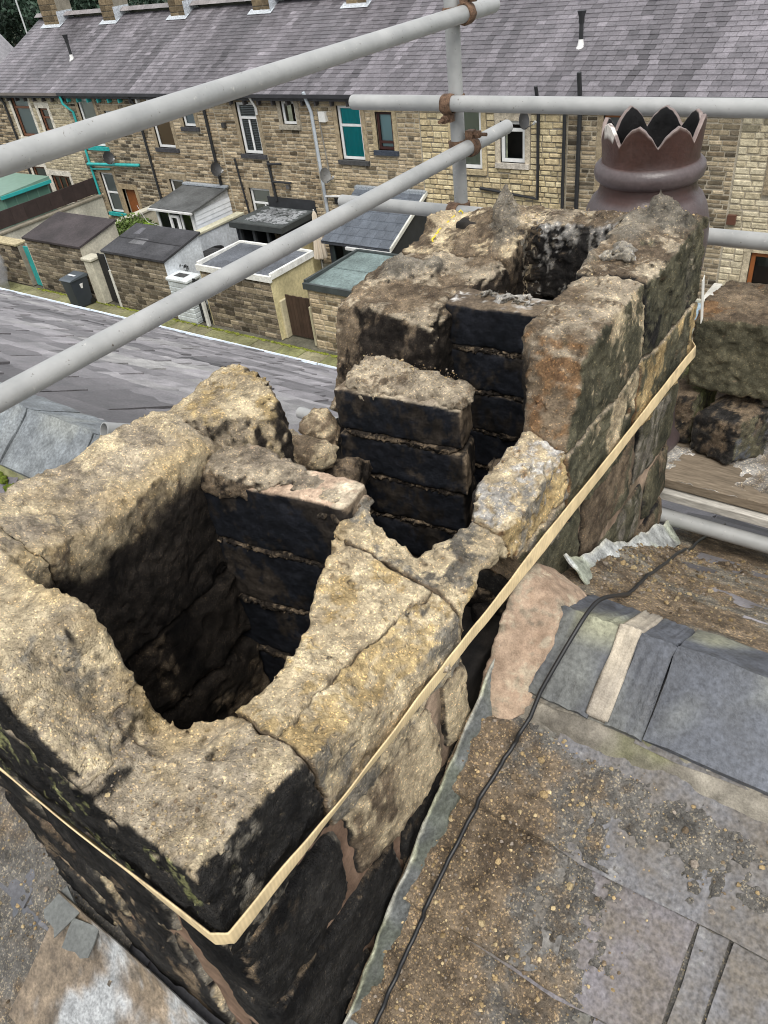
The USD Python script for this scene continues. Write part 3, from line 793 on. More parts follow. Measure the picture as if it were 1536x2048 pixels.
def far(x, s, hh=0.0):
    x, s, hh = np.broadcast_arrays(np.asarray(x, float), s, hh)
    return np.stack([x, AP[0] + s * math.cos(A2) + hh * math.sin(A2), AP[1] - s * math.sin(A2) + hh * math.cos(A2)], -1)


def sheet(xs, ss, place, hf, thick=None):
    X, S = np.meshgrid(xs, ss, indexing='ij')
    v = place(X, S, hf(X, S)).reshape(-1, 3)
    return v, grid_faces(len(xs), len(ss))


def solid_sheet(top, nu, nv, off):
    """closes a grid of points (nu*nv) into a thin solid, off = vector(s) from top to underside."""
    v = np.vstack([top, top + off]); k = nu * nv
    f = grid_faces(nu, nv)
    e = []
    for i in range(nu - 1):
        for j in (0, nv - 1):
            a, b = i * nv + j, (i + 1) * nv + j
            e.append([b, a, a + k, b + k] if j == 0 else [a, b, b + k, a + k])
    for j in range(nv - 1):
        for i in (0, nu - 1):
            a, b = i * nv + j, i * nv + j + 1
            e.append([a, b, b + k, a + k] if i == 0 else [b, a, a + k, b + k])
    f0 = f[:, ::-1]
    return v, np.vstack([f0 if False else f, (f + k)[:, ::-1], np.array(e)])


HOUSE = thing('slate_house', 'terraced house under the stack, seen from its slate roof and ridge', 'house')
def sheets(place, s_end, cut):
    """the boarding below the slates, left open where the stack passes through it."""
    q = []
    for x0, x1, s0 in ((-40, -1.25, 0), (-1.25, -.52, cut), (-.52, 4.0, 0)):
        q.append((place(np.array([x0, x1, x1, x0]), np.array([s_end, s_end, s0, s0]), -.012), np.array([[0, 1, 2, 3]])))
    return join(q)


ROOF_N = obj('roof', sheets(near, 2.6, .97), 'slate', HOUSE, col=(.05, .05, .055))


def slate_piece(parent, place, x0, x1, st, length, lift, thick, r, colr, chip=.006, skew=0.0, mat='slate', lo=None):
    """one slate: tail at st, head at st-length, its tail lifted on those below; ragged edges."""
    length = min(length, st - .004)
    n = 5
    t = np.linspace(0, 1, n)
    out = [(x0 + (x1 - x0) * a, st + r.uniform(-chip, chip)) for a in t]
    out += [(x1 + r.uniform(-chip, chip) * .4, st - length * a) for a in (.3, .6)]
    out += [(x1, st - length), (x0, st - length)]
    out += [(x0 + r.uniform(-chip, chip) * .4, st - length * a) for a in (.6, .3)]
    out = np.array(out)
    c = out.mean(0)
    ca, sa = math.cos(skew), math.sin(skew)
    out = c + (out - c) @ np.array([[ca, -sa], [sa, ca]])
    hh = lift * (out[:, 1] - (st - length)) / length
    b, tp = place(out[:, 0], out[:, 1], hh), place(out[:, 0], out[:, 1], hh + thick)
    m = len(out)
    cc = place(np.array([c[0]]), np.array([c[1]]), np.array([lift * .5 + thick]))
    v = np.vstack([b, tp, cc])
    f = [[2 * m, m + i, m + (i + 1) % m] for i in range(m)]
    for i in range(m):
        j = (i + 1) % m
        f += [[i, j, m + j], [i, m + j, m + i]]
    f = np.array(f)
    # outward winding
    nrm = np.cross(v[f[0, 1]] - v[f[0, 0]], v[f[0, 2]] - v[f[0, 0]])
    if nrm @ (place(0., 0., 1.) - place(0., 0., 0.)) < 0:
        f = f[:, ::-1]
    return v, f, colr


def slate_tone(r):
    k = r.uniform(.75, 1.25)
    return np.array([[.115, .115, .125], [.10, .105, .118], [.125, .115, .125], [.115, .12, .11]][r.integers(4)]) * k


r = np.random.default_rng(11)
rows = [(.150, [-.505, -.22, .08, .36, .62]), (.370, [-.50, -.345, .115, .34, .60]), (.578, [-.50, -.355, -.032, .018, .25, .50]), (.80, [-.50, -.26, -.13, .12, .38]),
        (1.03, [-.50, -.33, -.02, .25]), (1.26, [-.5, -.2, .1]), (1.5, [-.5, -.2, .1])]
for st, xs in rows:
    for a, b in zip(xs[:-1], xs[1:]):
        obj('slate', slate_piece(ROOF_N, near, a + .0025, b - .0025, st, .40, .023, .010, r, None, .008)[:2], 'dusty_slate', ROOF_N, col=slate_tone(r))
# the slipped slate with a snapped corner
obj('slate', slate_piece(ROOF_N, lambda x, s, hh: near(x, s, np.asarray(hh) + .012), -.325, -.215, .572, .20, .016, .008, r, None, .004, .13)[:2], 'dusty_slate', ROOF_N, col=(.10, .10, .10), label='slipped slate lying askew')
for k in range(8):
    st = .14 + .23 * k
    x = -3.4 + r.uniform(0, .2)
    while x < -1.29:
        w = r.uniform(.26, .36)
        b = min(x + w, -1.27)
        if b - x > .05:
            obj('slate', slate_piece(ROOF_N, near, x + .003, b - .003, st, .40, .020, .008, r, None)[:2], 'slate', ROOF_N, col=slate_tone(r) * .9)
        x += w
for k in range(4, 8):                      # courses in front of the stack
    st = .14 + .23 * k
    x = -1.27
    while x < -.5:
        w = r.uniform(.24, .34); b = min(x + w, -.5)
        if b - x > .05 and st > 1.0:
            obj('slate', slate_piece(ROOF_N, near, x + .003, b - .003, st, min(.40, st - .93), .020, .008, r, None)[:2], 'slate', ROOF_N, col=slate_tone(r) * .9)
        x += w

# far slope down to its eave
S_EAVE = 6.07
ROOF_F = obj('roof', sheets(far, S_EAVE - .02, 1.13), 'slate', HOUSE, col=(.05, .05, .055))
pieces = []
gauge = .215
for k in range(29):
    st = .15 + gauge * k
    if st > S_EAVE + .03:
        break
    x = -26 + r.uniform(0, .3)
    while x < 3.0:
        w = r.uniform(.22, .40)
        ctr = far(x + w / 2, st)
        if -1.27 < x + w * .5 < -.50 and st < 1.16:
            x += w
            continue
        c = R.T @ ctr
        if c[2] > .3:
            u, vv = 768 + 1540 * c[0] / c[2], 1024 + 1540 * c[1] / c[2]
            if -250 < u < 1750 and 380 < vv < 1800:
                cl = np.array([.175, .165, .172]) * r.uniform(.6, 1.35)
                wear = fb(np.array([[x * .35, st * .9, 0]]), 1.0, 3, 5)[0] + .5 * fb(np.array([[x * 1.2, st * .25, 3]]), 1.6, 3, 9)[0]
                cl = cl * (1 + .55 * wear)
                cl = lerp(cl, np.array([.29, .285, .27]), sstep(wear, .15, .8) * .8)
                if r.random() < .05:
                    cl = cl * .5
                pieces.append((np.hypot(u - 300, 0) * 0 + c[2], slate_piece(ROOF_F, far, x + .003, x + w - .003, st, gauge * 1.25, r.uniform(.018, .034), .012, r, cl, .022, r.normal(0, .012))))
        x += w
pieces.sort(key=lambda p: p[0])
for d, p in pieces[:300]:
    obj('slate', p[:2], 'slate', ROOF_F, col=p[2])
q = join([p for d, p in pieces[300:]])
obj('slate_courses', q[:2], 'slate', ROOF_F, col=q[2], kind='stuff')
# gutter along the far eave, and the wall below it
e0 = far(0., S_EAVE, .0)
gy, gz = e0[1] + .03, e0[2] - .02
prof = [(gy - .055, gz + .02), (gy - .05, gz - .03), (gy, gz - .06), (gy + .05, gz - .03), (gy + .06, gz + .028), (gy + .045, gz + .028), (gy + .035, gz - .022), (gy, gz - .045), (gy - .04, gz - .02), (gy - .045, gz + .02)]
for a, b in [(-38, -10.5), (-10.48, -6.0), (-5.98, 4)]:
    n_ = len(prof)
    v = np.array([(x, y, z) for x in (a, b) for y, z in prof])
    f = np.array([[i, (i + 1) % n_, n_ + (i + 1) % n_, n_ + i] for i in range(n_)])
    obj('gutter', (v, f), 'dull_metal', HOUSE, col=(.62, .68, .74))
obj('wall', box(-38, 4, -4.2, gy - .07, -9.42, -4.42), 'far_stone', HOUSE, col=(.2, .16, .11))

# ridge of angular slate capping
def ridge_tile(x0, x1, dz=0.0, tilt=0.0, col=(.07, .08, .10), top=(.17, .175, .13), wing=.165, thick=.016, seed=0):
    rr = np.random.default_rng(seed)
    nx, pts = 14, []
    prof = [(-wing, 0), (-wing * .66, 0), (-wing * .33, 0), (-.016, .002), (0, .008), (.016, .002), (wing * .33, 0), (wing * .66, 0), (wing, 0)]
    xs = np.linspace(x0, x1, nx)
    T, B = [], []
    for i, x in enumerate(xs):
        for w, up in prof:
            a = A1 if w <= 0 else A2
            jit = rr.normal(0, .0015)
            y = AP[0] + w * math.cos(a) * 1.0
            z = AP[1] + .05 - abs(w) * math.sin(a) * 1.0 + up + dz + tilt * (x - x0)
            edge = .004 if i in (0, nx - 1) else 0
            T.append((x + rr.normal(0, .0015) * (i in (0, nx - 1)), y, z + jit - edge))
            B.append((x, y + (.006 if w < 0 else -.006 if w > 0 else 0), z - thick))
    T, B = np.array(T), np.array(B)
    v, f = solid_sheet(T, nx, len(prof), B - T)
    k = len(T)
    lich = sstep(fb(v, 9, 4, seed), -.1, .5)[:, None] * np.where(v[:, 1] > AP[0] - .02, 1.0, .25)[:, None]
    c = lerp(np.array(col) * (1 + .25 * fb(v, 20, 3, seed + 1))[:, None], np.array(top), lich)
    return v, f, c


tiles = [(-.425, -.305, 0, 0), (-.272, -.207, .003, 0), (-.202, .33, .010, -.012), (.336, .95, 0, 0), (.955, 1.6, 0, 0), (-1.86, -1.27, .0, .0), (-2.185, -1.864, .002, .004), (-2.70, -2.19, .012, -.012), (-3.2, -2.706, 0, 0)]
for i, (a, b, dz, tl) in enumerate(tiles):
    left = b < -1
    v, f, c = ridge_tile(a, b, dz, tl, seed=60 + i, col=(.13, .142, .15) if left else (.068, .073, .085), top=(.19, .2, .19) if left else (.19, .19, .135), wing=.185 if left else .17)
    obj('ridge_tile', (v, f), 'ridge_slate', HOUSE, col=c, smooth=25)
v, f, c = ridge_tile(-.31, -.268, .008, 0, seed=80, thick=.03)
obj('ridge_joint', (v + .004 * nz(v, 40, 3)[:, None] * [0, 0, 1], f), 'mortar', HOUSE, col=palette('sand', v, 3) * .9 + .09, smooth=True)
stone_part(HOUSE, 'cement_fillet', [(-.515, .79, -1.245), (-.515, .86, -1.11), (-.515, .95, -1.035), (-.515, 1.05, -1.045), (-.515, 1.15, -1.15), (-.515, 1.16, -1.23), (-.40, .815, -1.215), (-.405, .90, -1.13), (-.41, .985, -1.072), (-.41, 1.12, -1.165), (-.46, .78, -1.245)],
           {a: ('pink', 'sand', .3, 9) for a in AX}, 'mortar', 500, h=.005, amp=(.004, .003, .001), k=.006)
# bedding strips under the ridge capping
for a, b, s in [(-.50, .9, 501), (-3.2, -1.27, 502)]:
    xs = np.linspace(a, b, int((b - a) / .008)); ss = np.linspace(.115, .205, 14)
    hf = lambda X, S: np.minimum(.030 - .30 * np.maximum(S - .165 - .020 * fb(np.stack([X, X * 0, X * 0], -1), 7, 4, s), 0) * 2.2, .03) + .004 * fb(np.stack([X, S, X * 0], -1), 45, 3, s)
    v, f = sheet(xs, ss, near, hf)
    cc = lerp(palette('grey', v, 6) * 1.2, palette('moss', v, 2), sstep(fb(v, 5, 4, 7), .0, .5)[:, None] * (.9 if a > -1 else 1))
    obj('ridge_bedding', (v, f[:, ::-1]), 'mortar', HOUSE, col=cc, smooth=True)
# cushions of moss under the left capping
r = np.random.default_rng(5)
ms_ = []
for i in range(90):
    x = r.uniform(-2.6, -1.28); s = .185 + abs(r.normal(0, .022))
    rad = r.uniform(.006, .018)
    m = trimesh.creation.icosphere(2, rad)
    vv = np.array(m.vertices); vv *= (1 + .35 * fb(vv + x, 120, 2, i))[:, None]
    ms_.append((vv * [1.2, 1, .8] + near(x, s, .026), m.faces, np.array([.09, .12, .018]) * r.uniform(.5, 1.3)))
q = join(ms_)
obj('moss', q[:2], 'moss', HOUSE, col=q[2], smooth=True, kind='stuff')

# dirt and grit that fell from the stack
def dirt(name, xs, ss, place, hf, pal, label, seed, base=None):
    v, f = sheet(xs, ss, place, hf)
    c = palette(pal[0], v, seed) * 1.12
    if len(pal) > 1:
        c = lerp(c, palette(pal[1], v, seed + 1), sstep(fb(v, 6, 5, seed + 2, .6), -.1, .25)[:, None])
    if base is not None:
        X, S = np.meshgrid(xs, ss, indexing='ij')
        thk = (hf(X, S) - base(X, S)).ravel() + .0022 * fb(v, 45, 3, seed + 5)
        c = lerp(np.array([.138, .130, .118]) * (1 + .2 * fb(v, 30, 3, seed + 6))[:, None], c, sstep(thk, .0, .0085)[:, None])
    nrm = vnormals(v, f)
    if (nrm[:, 2]).mean() < 0:
        f = f[:, ::-1]
    return obj(name, (v, f), 'loose_dirt', col=c, smooth=True, label=label, cat='rubble', kind='stuff')


def step_h(S, tails):
    """height of the slates' surface above the roof plane at slope distance S."""
    hgt = np.zeros_like(S)
    for st in tails[::-1]:
        hh = .010 + .023 * (S - (st - .40)) / .40
        hgt = np.where(S <= st, hh, hgt)
    return hgt


tails = [.150, .370, .578, .80, 1.03, 1.26, 1.5]


def hn(X, S):
    p = np.stack([X, S, X * 0], -1)
    heap = .021 * np.exp(-np.maximum(X + .49, 0) / .17) + .006 * np.exp(-((X + .32) / .16) ** 2) * sstep(S, .15, .45)
    thin = .0080 * sstep(fb(p, 6.5, 5, 21, .7), -.5, .5) - .0064 + .0032 * fb(p, 30, 4, 24, .65)
    low = sstep(S, .18, .24)
    return step_h(S, tails) - .003 + (heap + thin) * low - .004 * (1 - low) + .0028 * fb(p, 40, 3, 22) + .0018 * nz(p, 160, 23)


dirt('rubble', np.arange(-.51, .62, .0052), np.arange(.16, 1.25, .0052), near, hn, ('brown', 'brown'), 'brown gold flecked grit spread over the slates right of the stack', 600, lambda X, S: step_h(S, tails))


def hl(X, S):
    p = np.stack([X, S, X * 0], -1)
    return step_h(S, [.14 + .23 * k for k in range(8)]) - .004 + .013 * sstep(fb(p, 4, 5, 31, .6), -.75, .4) - .0035 + .003 * fb(p, 40, 3, 32)


dirt('rubble', np.arange(-2.6, -1.0, .008), np.arange(.5, 1.7, .008), near, hl, ('brown', 'brown'), 'pinkish brown grit over the slates below the front of the stack', 601, lambda X, S: step_h(S, [.14 + .23 * k for k in range(8)]))


def hfar(X, S):
    p = np.stack([X, S, X * 0], -1)
    heap = .03 * np.exp(-np.maximum(X + .47, 0) / .10) * sstep(S, .15, .4) * (1 - sstep(S, .7, 1.0))
    return .030 + heap + .014 * sstep(fb(p, 4, 5, 41, .6), -.5, .5) + .003 * fb(p, 40, 3, 42)


dirt('rubble', np.arange(-.51, .75, .007), np.arange(.14, 1.5, .007), far, hfar, ('brown', 'grey'), 'dark brown grit on the far slope beside the platform', 602)
# small crumbs of stone lying on it all
r = np.random.default_rng(77)
base = np.array(trimesh.creation.icosahedron().vertices); bf = np.array(trimesh.creation.icosahedron().faces)
def crumb(p, s, c):
    vv = base * r.uniform(.55, 1.2, (12, 3)) * s * np.array([1, 1, .75])
    return vv + p, bf, c
def tone():
    return np.array([[.32, .235, .125], [.21, .16, .105], [.14, .105, .07], [.42, .33, .19], [.26, .22, .18]][r.integers(5)]) * r.uniform(.7, 1.2)
L = []
while len(L) < 5200:
    x = -.50 + abs(r.normal(0, .22)) if r.random() < .72 else r.uniform(-.3, .45); s = r.uniform(.19, 1.15)
    if x > .5:
        continue
    sz = min(.0009 + r.exponential(.0010), .0085)
    L.append(crumb(near(x, s, float(hn(np.array([x]), np.array([s]))[0]) + sz * .4), sz, tone()))
while len(L) < 7000:
    x = r.uniform(-2.3, -1.1); s = r.uniform(.75, 1.6)
    sz = min(.0012 + r.exponential(.0014), .009)
    L.append(crumb(near(x, s, float(hl(np.array([x]), np.array([s]))[0]) + sz * .4), sz, tone() * .8))
while len(L) < 8200:
    x = -.49 + abs(r.normal(0, .2)); s = r.uniform(.2, 1.1)
    sz = min(.0014 + r.exponential(.0016), .010)
    L.append(crumb(far(x, s, float(hfar(np.array([x]), np.array([s]))[0]) + sz * .4), sz, tone() * .7))
q = join(L)
obj('grit', q[:2], 'crumbs', col=q[2], label='loose crumbs of stone and mortar strewn over the slates', cat='grit', kind='stuff')
# a few larger lumps on the slates, each its own piece
for i, (x, s, sz) in enumerate([(-.425, .56, .022), (-.375, .60, .012), (-.43, .62, .013), (-.455, .72, .02), (-.40, .50, .010), (-.36, .53, .011), (-.44, .42, .012), (-.47, .81, .024), (-.38, .70, .012), (-.41, .77, .014)]):
    d = r.normal(size=(14, 3)); d /= np.linalg.norm(d, axis=1, keepdims=True)
    v, f = rock(near(x, s, .03) + d * sz * np.array([1, .8, .6]) * r.uniform(.75, 1.15, (14, 1)), h=sz / 6, amp=(sz * .08, sz * .05, sz * .02), k=sz * .03, seed=700 + i, freq=.5 / sz)
    lab = ['largest ochre lump of broken stone beside the black cable', 'small pale lump right of the large ochre lump', 'small lump just below the large ochre one', 'brown lump left of the cable low on the roof', 'small tan lump highest beside the cable', 'small lump at the edge of the bare slate', 'small lump against the lead flashing higher up', 'rusty lump at the foot of the lead flashing', 'small lump above the slipped slate', 'pale lump beside the slipped slate'][i]
    obj('stone_lump', (v, f), 'gritstone', col=palette('ochre' if i % 3 == 0 else 'tan', v, i), smooth=True, label=lab, cat='stone')

# lead flashing dressed along the stack
def flashing(name, ys, zroof, up, out, x, seed, col, lab=None):
    n_, mv = len(ys), 12
    P = []
    rag = fb(np.stack([ys, ys * 0, ys * 0], -1), 9, 4, seed)
    for i, y in enumerate(ys):
        for j in range(mv):
            t = j / (mv - 1)
            p = np.array([x + out * t ** 1.2 * (1 + .25 * rag[i]), y, zroof(y) + up * (1 + .45 * rag[i]) * (1 - t) ** .8 + .012])
            P.append(p)
    P = np.array(P)
    P[:, 0] += .011 * fb(P, 20, 4, seed + 1) * np.tile(np.linspace(.2, 1, mv), n_)
    P[:, 2] += .010 * fb(P, 24, 4, seed + 2) * np.tile(np.linspace(.6, 1, mv), n_)
    v, f = solid_sheet(P, n_, mv, np.array([-.003, 0, -.003]))
    c = np.array(col) * (1 + .3 * fb(v, 14, 4, seed + 3))[:, None]
    tq = np.tile(np.tile(np.linspace(0, 1, mv), n_), 2)[:, None]
    c = lerp(c, np.array([.50, .49, .42]), np.clip(1 - tq * 6 + .6 * fb(v, 30, 3, seed + 6)[:, None], 0, 1) * .8)
    wn = sstep(fb(v, 8, 4, seed + 4), .0, .4)[:, None]
    c = lerp(c, c * np.array([.75, .8, .55]), wn * .6)
    return obj(name, (v, f), 'lead', STACK, col=c, smooth=40, label=lab)


flashing('flashing', np.linspace(.20, .905, 90), lambda y: AP[1] - (AP[0] - y) * .69 + .022, .050, .031, XR + .012, 70, (.085, .09, .088), 'grey lead flashing stepping down the near slope')
flashing('flashing', np.linspace(1.17, 1.985, 90), lambda y: AP[1] - (y - AP[0]) * .6 + .035, .062, .052, XR + .010, 75, (.36, .37, .36), 'crumpled pale lead flashing on the far slope')
xs = np.linspace(-1.22, -.44, 80); ss = np.linspace(.955, 1.24, 26)
X, S = np.meshgrid(xs, ss, indexing='ij')
hh = .040 + .05 * np.exp(-(S - .945) / .03) + .004 * fb(np.stack([X, S, X * 0], -1), 8, 3, 90)
v, f = solid_sheet(near(X, S, hh).reshape(-1, 3), 80, 26, near(0., 0., -.004) - near(0., 0., 0.))
obj('flashing', (v, f), 'lead', STACK, col=lerp(np.array([.30, .31, .315]) * (1 + .2 * fb(v, 6, 4, 91))[:, None], palette('brown', v, 92), sstep(fb(v, 7, 5, 93, .66) + np.clip((-1.02 - v[:, 0]) * 3.5, 0, 1.0), -.12, .42)[:, None]), smooth=40, label='wide pale lead apron at the foot of the front face')
# a few broken slate bits leaning at the front foot
for i, (x, s, w, l, rt) in enumerate([(-1.105, 1.0, .075, .06, .25), (-1.19, .985, .07, .07, -.35)]):
    sp = slate_piece(None, lambda a, b, c_: near(a, b, np.asarray(c_) * .5 + .062), x - w / 2, x + w / 2, s + l / 2, l, .02, .007, r, None, .006, rt)
    obj('slate_fragment', sp[:2], 'slate', col=(.10, .105, .10), label=['square slate fragment on the lead apron at the stack foot', 'dark slate fragment tipped against the front left foot'][i], cat='slate', group=None)

# crumbs lying on the beds of the stack, part of it
L = []
for k in range(1500):
    w = r.random()
    if w < .55:
        x, y, z = r.uniform(-.80, -.52), r.uniform(.19, .36), -.836
        z = None
    elif w < .72:
        x, y, z = r.uniform(-.66, -.52), r.uniform(1.3, 1.93), -.662
    elif w < .85:
        x, y, z = r.uniform(-1.1, -.82), r.uniform(1.24, 1.33), -.838
    else:
        x, y, z = r.uniform(-1.1, -.60), r.uniform(1.87, 1.95), -.668
    sz = min(.0008 + r.exponential(.0007), .004)
    if z is None or x > -.66 or y > 1.86:
        if float(plan(DH, np.array([x]), np.array([y]))[0]) < .02:
            continue
        z = float(plan(HG, np.array([x]), np.array([y]))[0]) - .003
    L.append(crumb(np.array([x, y, z + .002 + sz * .2]), sz, tone()))
q = join(L)
obj('crumbs', q[:2], 'crumbs', STACK, col=q[2], kind='stuff')

# ------------------------------------------------------------------ strap, cable, scaffold, pot, platform
def ribbon(path, normals, widths, thick):
    """a flat strip along path; widths across the vector normals x tangent."""
    path, normals = np.asarray(path, float), np.asarray(normals, float)
    t = np.gradient(path, axis=0); t /= np.linalg.norm(t, axis=1, keepdims=True)
    b = np.cross(t, normals); b /= np.linalg.norm(b, axis=1, keepdims=True)
    n = np.cross(b, t)
    T = []
    for i in range(len(path)):
        for s in (-.5, -.42, 0, .42, .5):
            T.append(path[i] + b[i] * widths[i] * s + n[i] * (thick if abs(s) < .5 else thick * .6))
    T = np.array(T)
    off = -np.repeat(n, 5, 0) * thick * .9
    v, f = solid_sheet(T, len(path), 5, off)
    return v, f


pth, nrm, wd = [], [], []
def leg(p0, p1, n0, n1, m, sag=0.0, tw=None):
    for i in range(m):
        t = i / (m - 1)
        p = lerp(np.array(p0), np.array(p1), t)
        p[2] -= sag * 4 * t * (1 - t)
        pth.append(p); a = lerp(np.array(n0, float), np.array(n1, float), t)
        if tw is not None:
            a = tw(t)
        nrm.append(a / np.linalg.norm(a)); wd.append(.033 if len(pth) > 52 else .032)
# along the left wall, round the front, up the right face, and round the far corner
leg((-1.283, .95, -.998), (-1.282, .20, -1.0), (-1, 0, 0), (-1, 0, 0), 12)
leg((-1.27, .168, -1.0), (-.515, .167, -.985), (0, -1, 0), (0, -1, 0), 40, .006, lambda t: np.array([0, -1, -.25 + .25 * sstep(t, .6, 1)]))
def twist(t):
    a = -.36 * math.exp(-((t - .16) / .09) ** 2)
    return np.array([math.cos(a), 0, math.sin(a)])
leg((-.496, .18, -.985), (-.494, 1.962, -1.012), (1, 0, 0), (1, 0, 0), 90, .002, twist)
leg((-.51, 1.984, -1.012), (-1.2, 1.985, -.99), (0, 1, 0), (0, 1, 0), 14)
pth, nrm, wd = np.array(pth), np.array(nrm), np.array(wd)
_s = np.concatenate([[0], np.cumsum(np.linalg.norm(np.diff(pth, axis=0), axis=1))])
_keep = np.concatenate([[True], np.diff(_s) > 1e-5]); pth, nrm, wd, _s = pth[_keep], nrm[_keep], wd[_keep], _s[_keep]
_t = np.arange(0, _s[-1], .0032)
pth, nrm, wd = np.stack([np.interp(_t, _s, pth[:, i]) for i in range(3)], 1), np.stack([np.interp(_t, _s, nrm[:, i]) for i in range(3)], 1), np.interp(_t, _s, wd)
_q = np.stack([_t, _t * 0, _t * 0], 1)
pth[:, 2] += .0045 * fb(_q, 3.0, 3, 2) + .0012 * nz(_q, 25, 3)
nrm[:, 2] += .22 * fb(_q, 4.0, 2, 4)
wd = wd * (1 + .03 * nz(_q, 90, 6))
v, f = ribbon(pth, nrm, np.array(wd), .0022)
_k = (np.arange(len(v)) % (len(v) // 2)) // 5
cc = np.array([.70, .55, .32]) * np.where(_k % 2, .90, 1.04)[:, None] * (1 + .10 * fb(v, 6, 3, 4))[:, None]
cc = lerp(cc, np.array([.20, .15, .10]), (sstep(fb(v, 14, 5, 12, .7), .25, .8) * .7)[:, None])
obj('ratchet_strap', (v, f), 'webbing', col=cc, smooth=True, label='yellow webbing strap tied round the stone stack', cat='strap')
# its loose yellow cord end over the far left wall top
cord = [(-1.205, 1.80, -.80), (-1.203, 1.805, -.735), (-1.206, 1.85, -.722), (-1.208, 1.90, -.716), (-1.212, 1.985, -.708), (-1.215, 2.0, -.77)]
obj('yellow_cord', tube(np.array([np.interp(np.linspace(0, 5, 60), range(6), [c[i] for c in cord]) for i in range(3)]).T + .003 * np.sin(np.arange(60) * 1.3)[:, None] * [1, 0, .6], .0025, 6), 'cloth', col=(.62, .5, .06), smooth=True, label='thin frayed yellow cord along the far left edge of the stack', cat='cord')
# the white tail of the strap's hook at the far corner
v, f = ribbon([(-.492, 1.93 + .004 * i, -.80 - .012 * i) for i in range(12)], [(1, .1, 0)] * 12, [.022] * 12, .002)
obj('white_strip', (v, f), 'cloth', col=(.62, .61, .56), label='narrow white strip hanging at the far right corner of the stack', cat='strip')

cab = np.array([(-.448, .18, -1.640), (-.450, .331, -1.552), (-.447, .43, -1.478), (-.443, .522, -1.415), (-.434, .64, -1.338), (-.418, .75, -1.262), (-.400, .825, -1.178), (-.385, .89, -1.118), (-.372, .955, -1.072), (-.366, 1.02, -1.068), (-.362, 1.10, -1.120), (-.366, 1.22, -1.215), (-.38, 1.40, -1.335), (-.398, 1.62, -1.465), (-.41, 1.85, -1.60), (-.415, 2.1, -1.76), (-.43, 2.5, -2.0)])
tt = np.linspace(0, len(cab) - 1, 160)
from scipy.interpolate import CubicSpline
cabp = CubicSpline(np.arange(len(cab)), cab)(tt)
for i in range(len(cabp)):
    x, y = cabp[i, 0], cabp[i, 1]
    if .795 < y < .835:
        cabp[i] = near(x, (AP[0] - y) / math.cos(A1), .05)
    elif y < .80:
        sl_ = (AP[0] - y) / math.cos(A1)
        cabp[i] = near(x, sl_, float(hn(np.array([x]), np.array([sl_]))[0]) + .007)
    elif y > 1.16:
        sl_ = (y - AP[0]) / math.cos(A2)
        cabp[i] = far(x, sl_, float(hfar(np.array([x]), np.array([sl_]))[0]) + .006)
obj('cable', tube(cabp, .0042, 10), 'black_rubber', smooth=True, label='black cable running over the ridge and down the roof', cat='cable')

RT = .02415
def pole(p0, p1, label, cat='scaffold tube', group=None, name='scaffold_tube'):
    return obj(name, hollow_tube(p0, p1, RT), 'galvanised', smooth=35, label=label, cat=cat, group=group)


PX, PY = -1.49, 2.44
pole((PX, PY, -2.04), (PX, PY, .35), 'upright scaffold tube behind the far left corner of the stack')
pole((-1.44, -1.2, -.274), (-1.44, 2.62, -.274), 'highest sloping guard rail tube crossing the upper left')
pole((-1.44, -1.2, -.668), (-1.44, 2.70, -.655), 'lower guard rail tube crossing in front of the sheds')
pole((-1.885, 2.39, -.515), (1.6, 2.39, -.522), 'horizontal scaffold tube passing behind the chimney pot')
pole((-2.0, 2.39, -.863), (1.6, 2.39, -.863), 'horizontal scaffold tube just above the stack at the far end')
pole((-2.05, 1.985, -1.605), (1.6, 1.985, -1.605), 'dark scaffold tube carrying the platform edge at the right')
pole((-1.80, .985, -1.05), (-1.70, 1.50, -1.36), 'short open ended tube lying on the ridge left of the stack')


def coupler(loc, ax_a, ax_b, off, label, flip=1):
    """a swivel coupler: two bands, a bolt with nut on each, round two crossing tubes whose axes lie 'off' apart."""
    c = thing('scaffold_clamp', label, 'clamp', 'rusty clamps joining the scaffold tubes', loc)
    for k, (ax, o) in enumerate(((np.array(ax_a, float), np.zeros(3)), (np.array(ax_b, float), np.array(off, float)))):
        d = np.array(off, float) / np.linalg.norm(off)
        e = np.cross(ax, d)
        th = np.linspace(0, 2 * np.pi, 29)[:-1]
        ring = np.cos(th)[:, None] * d + np.sin(th)[:, None] * e
        P = []
        for rr, w in ((RT + .0005, -.019), (RT + .005, -.019), (RT + .0075, -.010), (RT + .0075, .010), (RT + .005, .019), (RT + .0005, .019)):
            P.append(o + ring * rr + ax * w)
        P = np.vstack(P); n_ = 28
        F = [[i * n_ + k2, i * n_ + (k2 + 1) % n_, ((i + 1) % 6) * n_ + (k2 + 1) % n_, ((i + 1) % 6) * n_ + k2] for i in range(6) for k2 in range(n_)]
        P += .0012 * fb(P + np.array(loc), 60, 2, k)[:, None]
        obj('band', (P, np.array(F)), 'rusty_iron', c, smooth=35)
        sgn = flip if k == 0 else -flip
        hp = o + e * sgn * (RT + .016)
        obj('hinge_lug', hull(np.vstack([hp + a * ax * .014 + b * d * .013 + g_ * e * .012 for a in (-1, 1) for b in (-1, 1) for g_ in (-1, 1)]) ), 'rusty_iron', c)
        sg = -1 if k == 0 else 1
        obj('bolt', tube([hp - d * sg * .02, hp + d * sg * .062], .0058, 8), 'rusty_iron', c)
        obj('nut', tube([hp + d * sg * .022, hp + d * sg * .037], .0125, 6), 'rusty_iron', c)
    d = np.array(off, float)
    obj('saddle', hull(np.vstack([d * .5 + s1 * np.array(ax_a) * .02 + s2 * np.array(ax_b) * .02 + s3 * d * .16 for s1 in (-1, 1) for s2 in (-1, 1) for s3 in (-1, 1)])), 'rusty_iron', c)


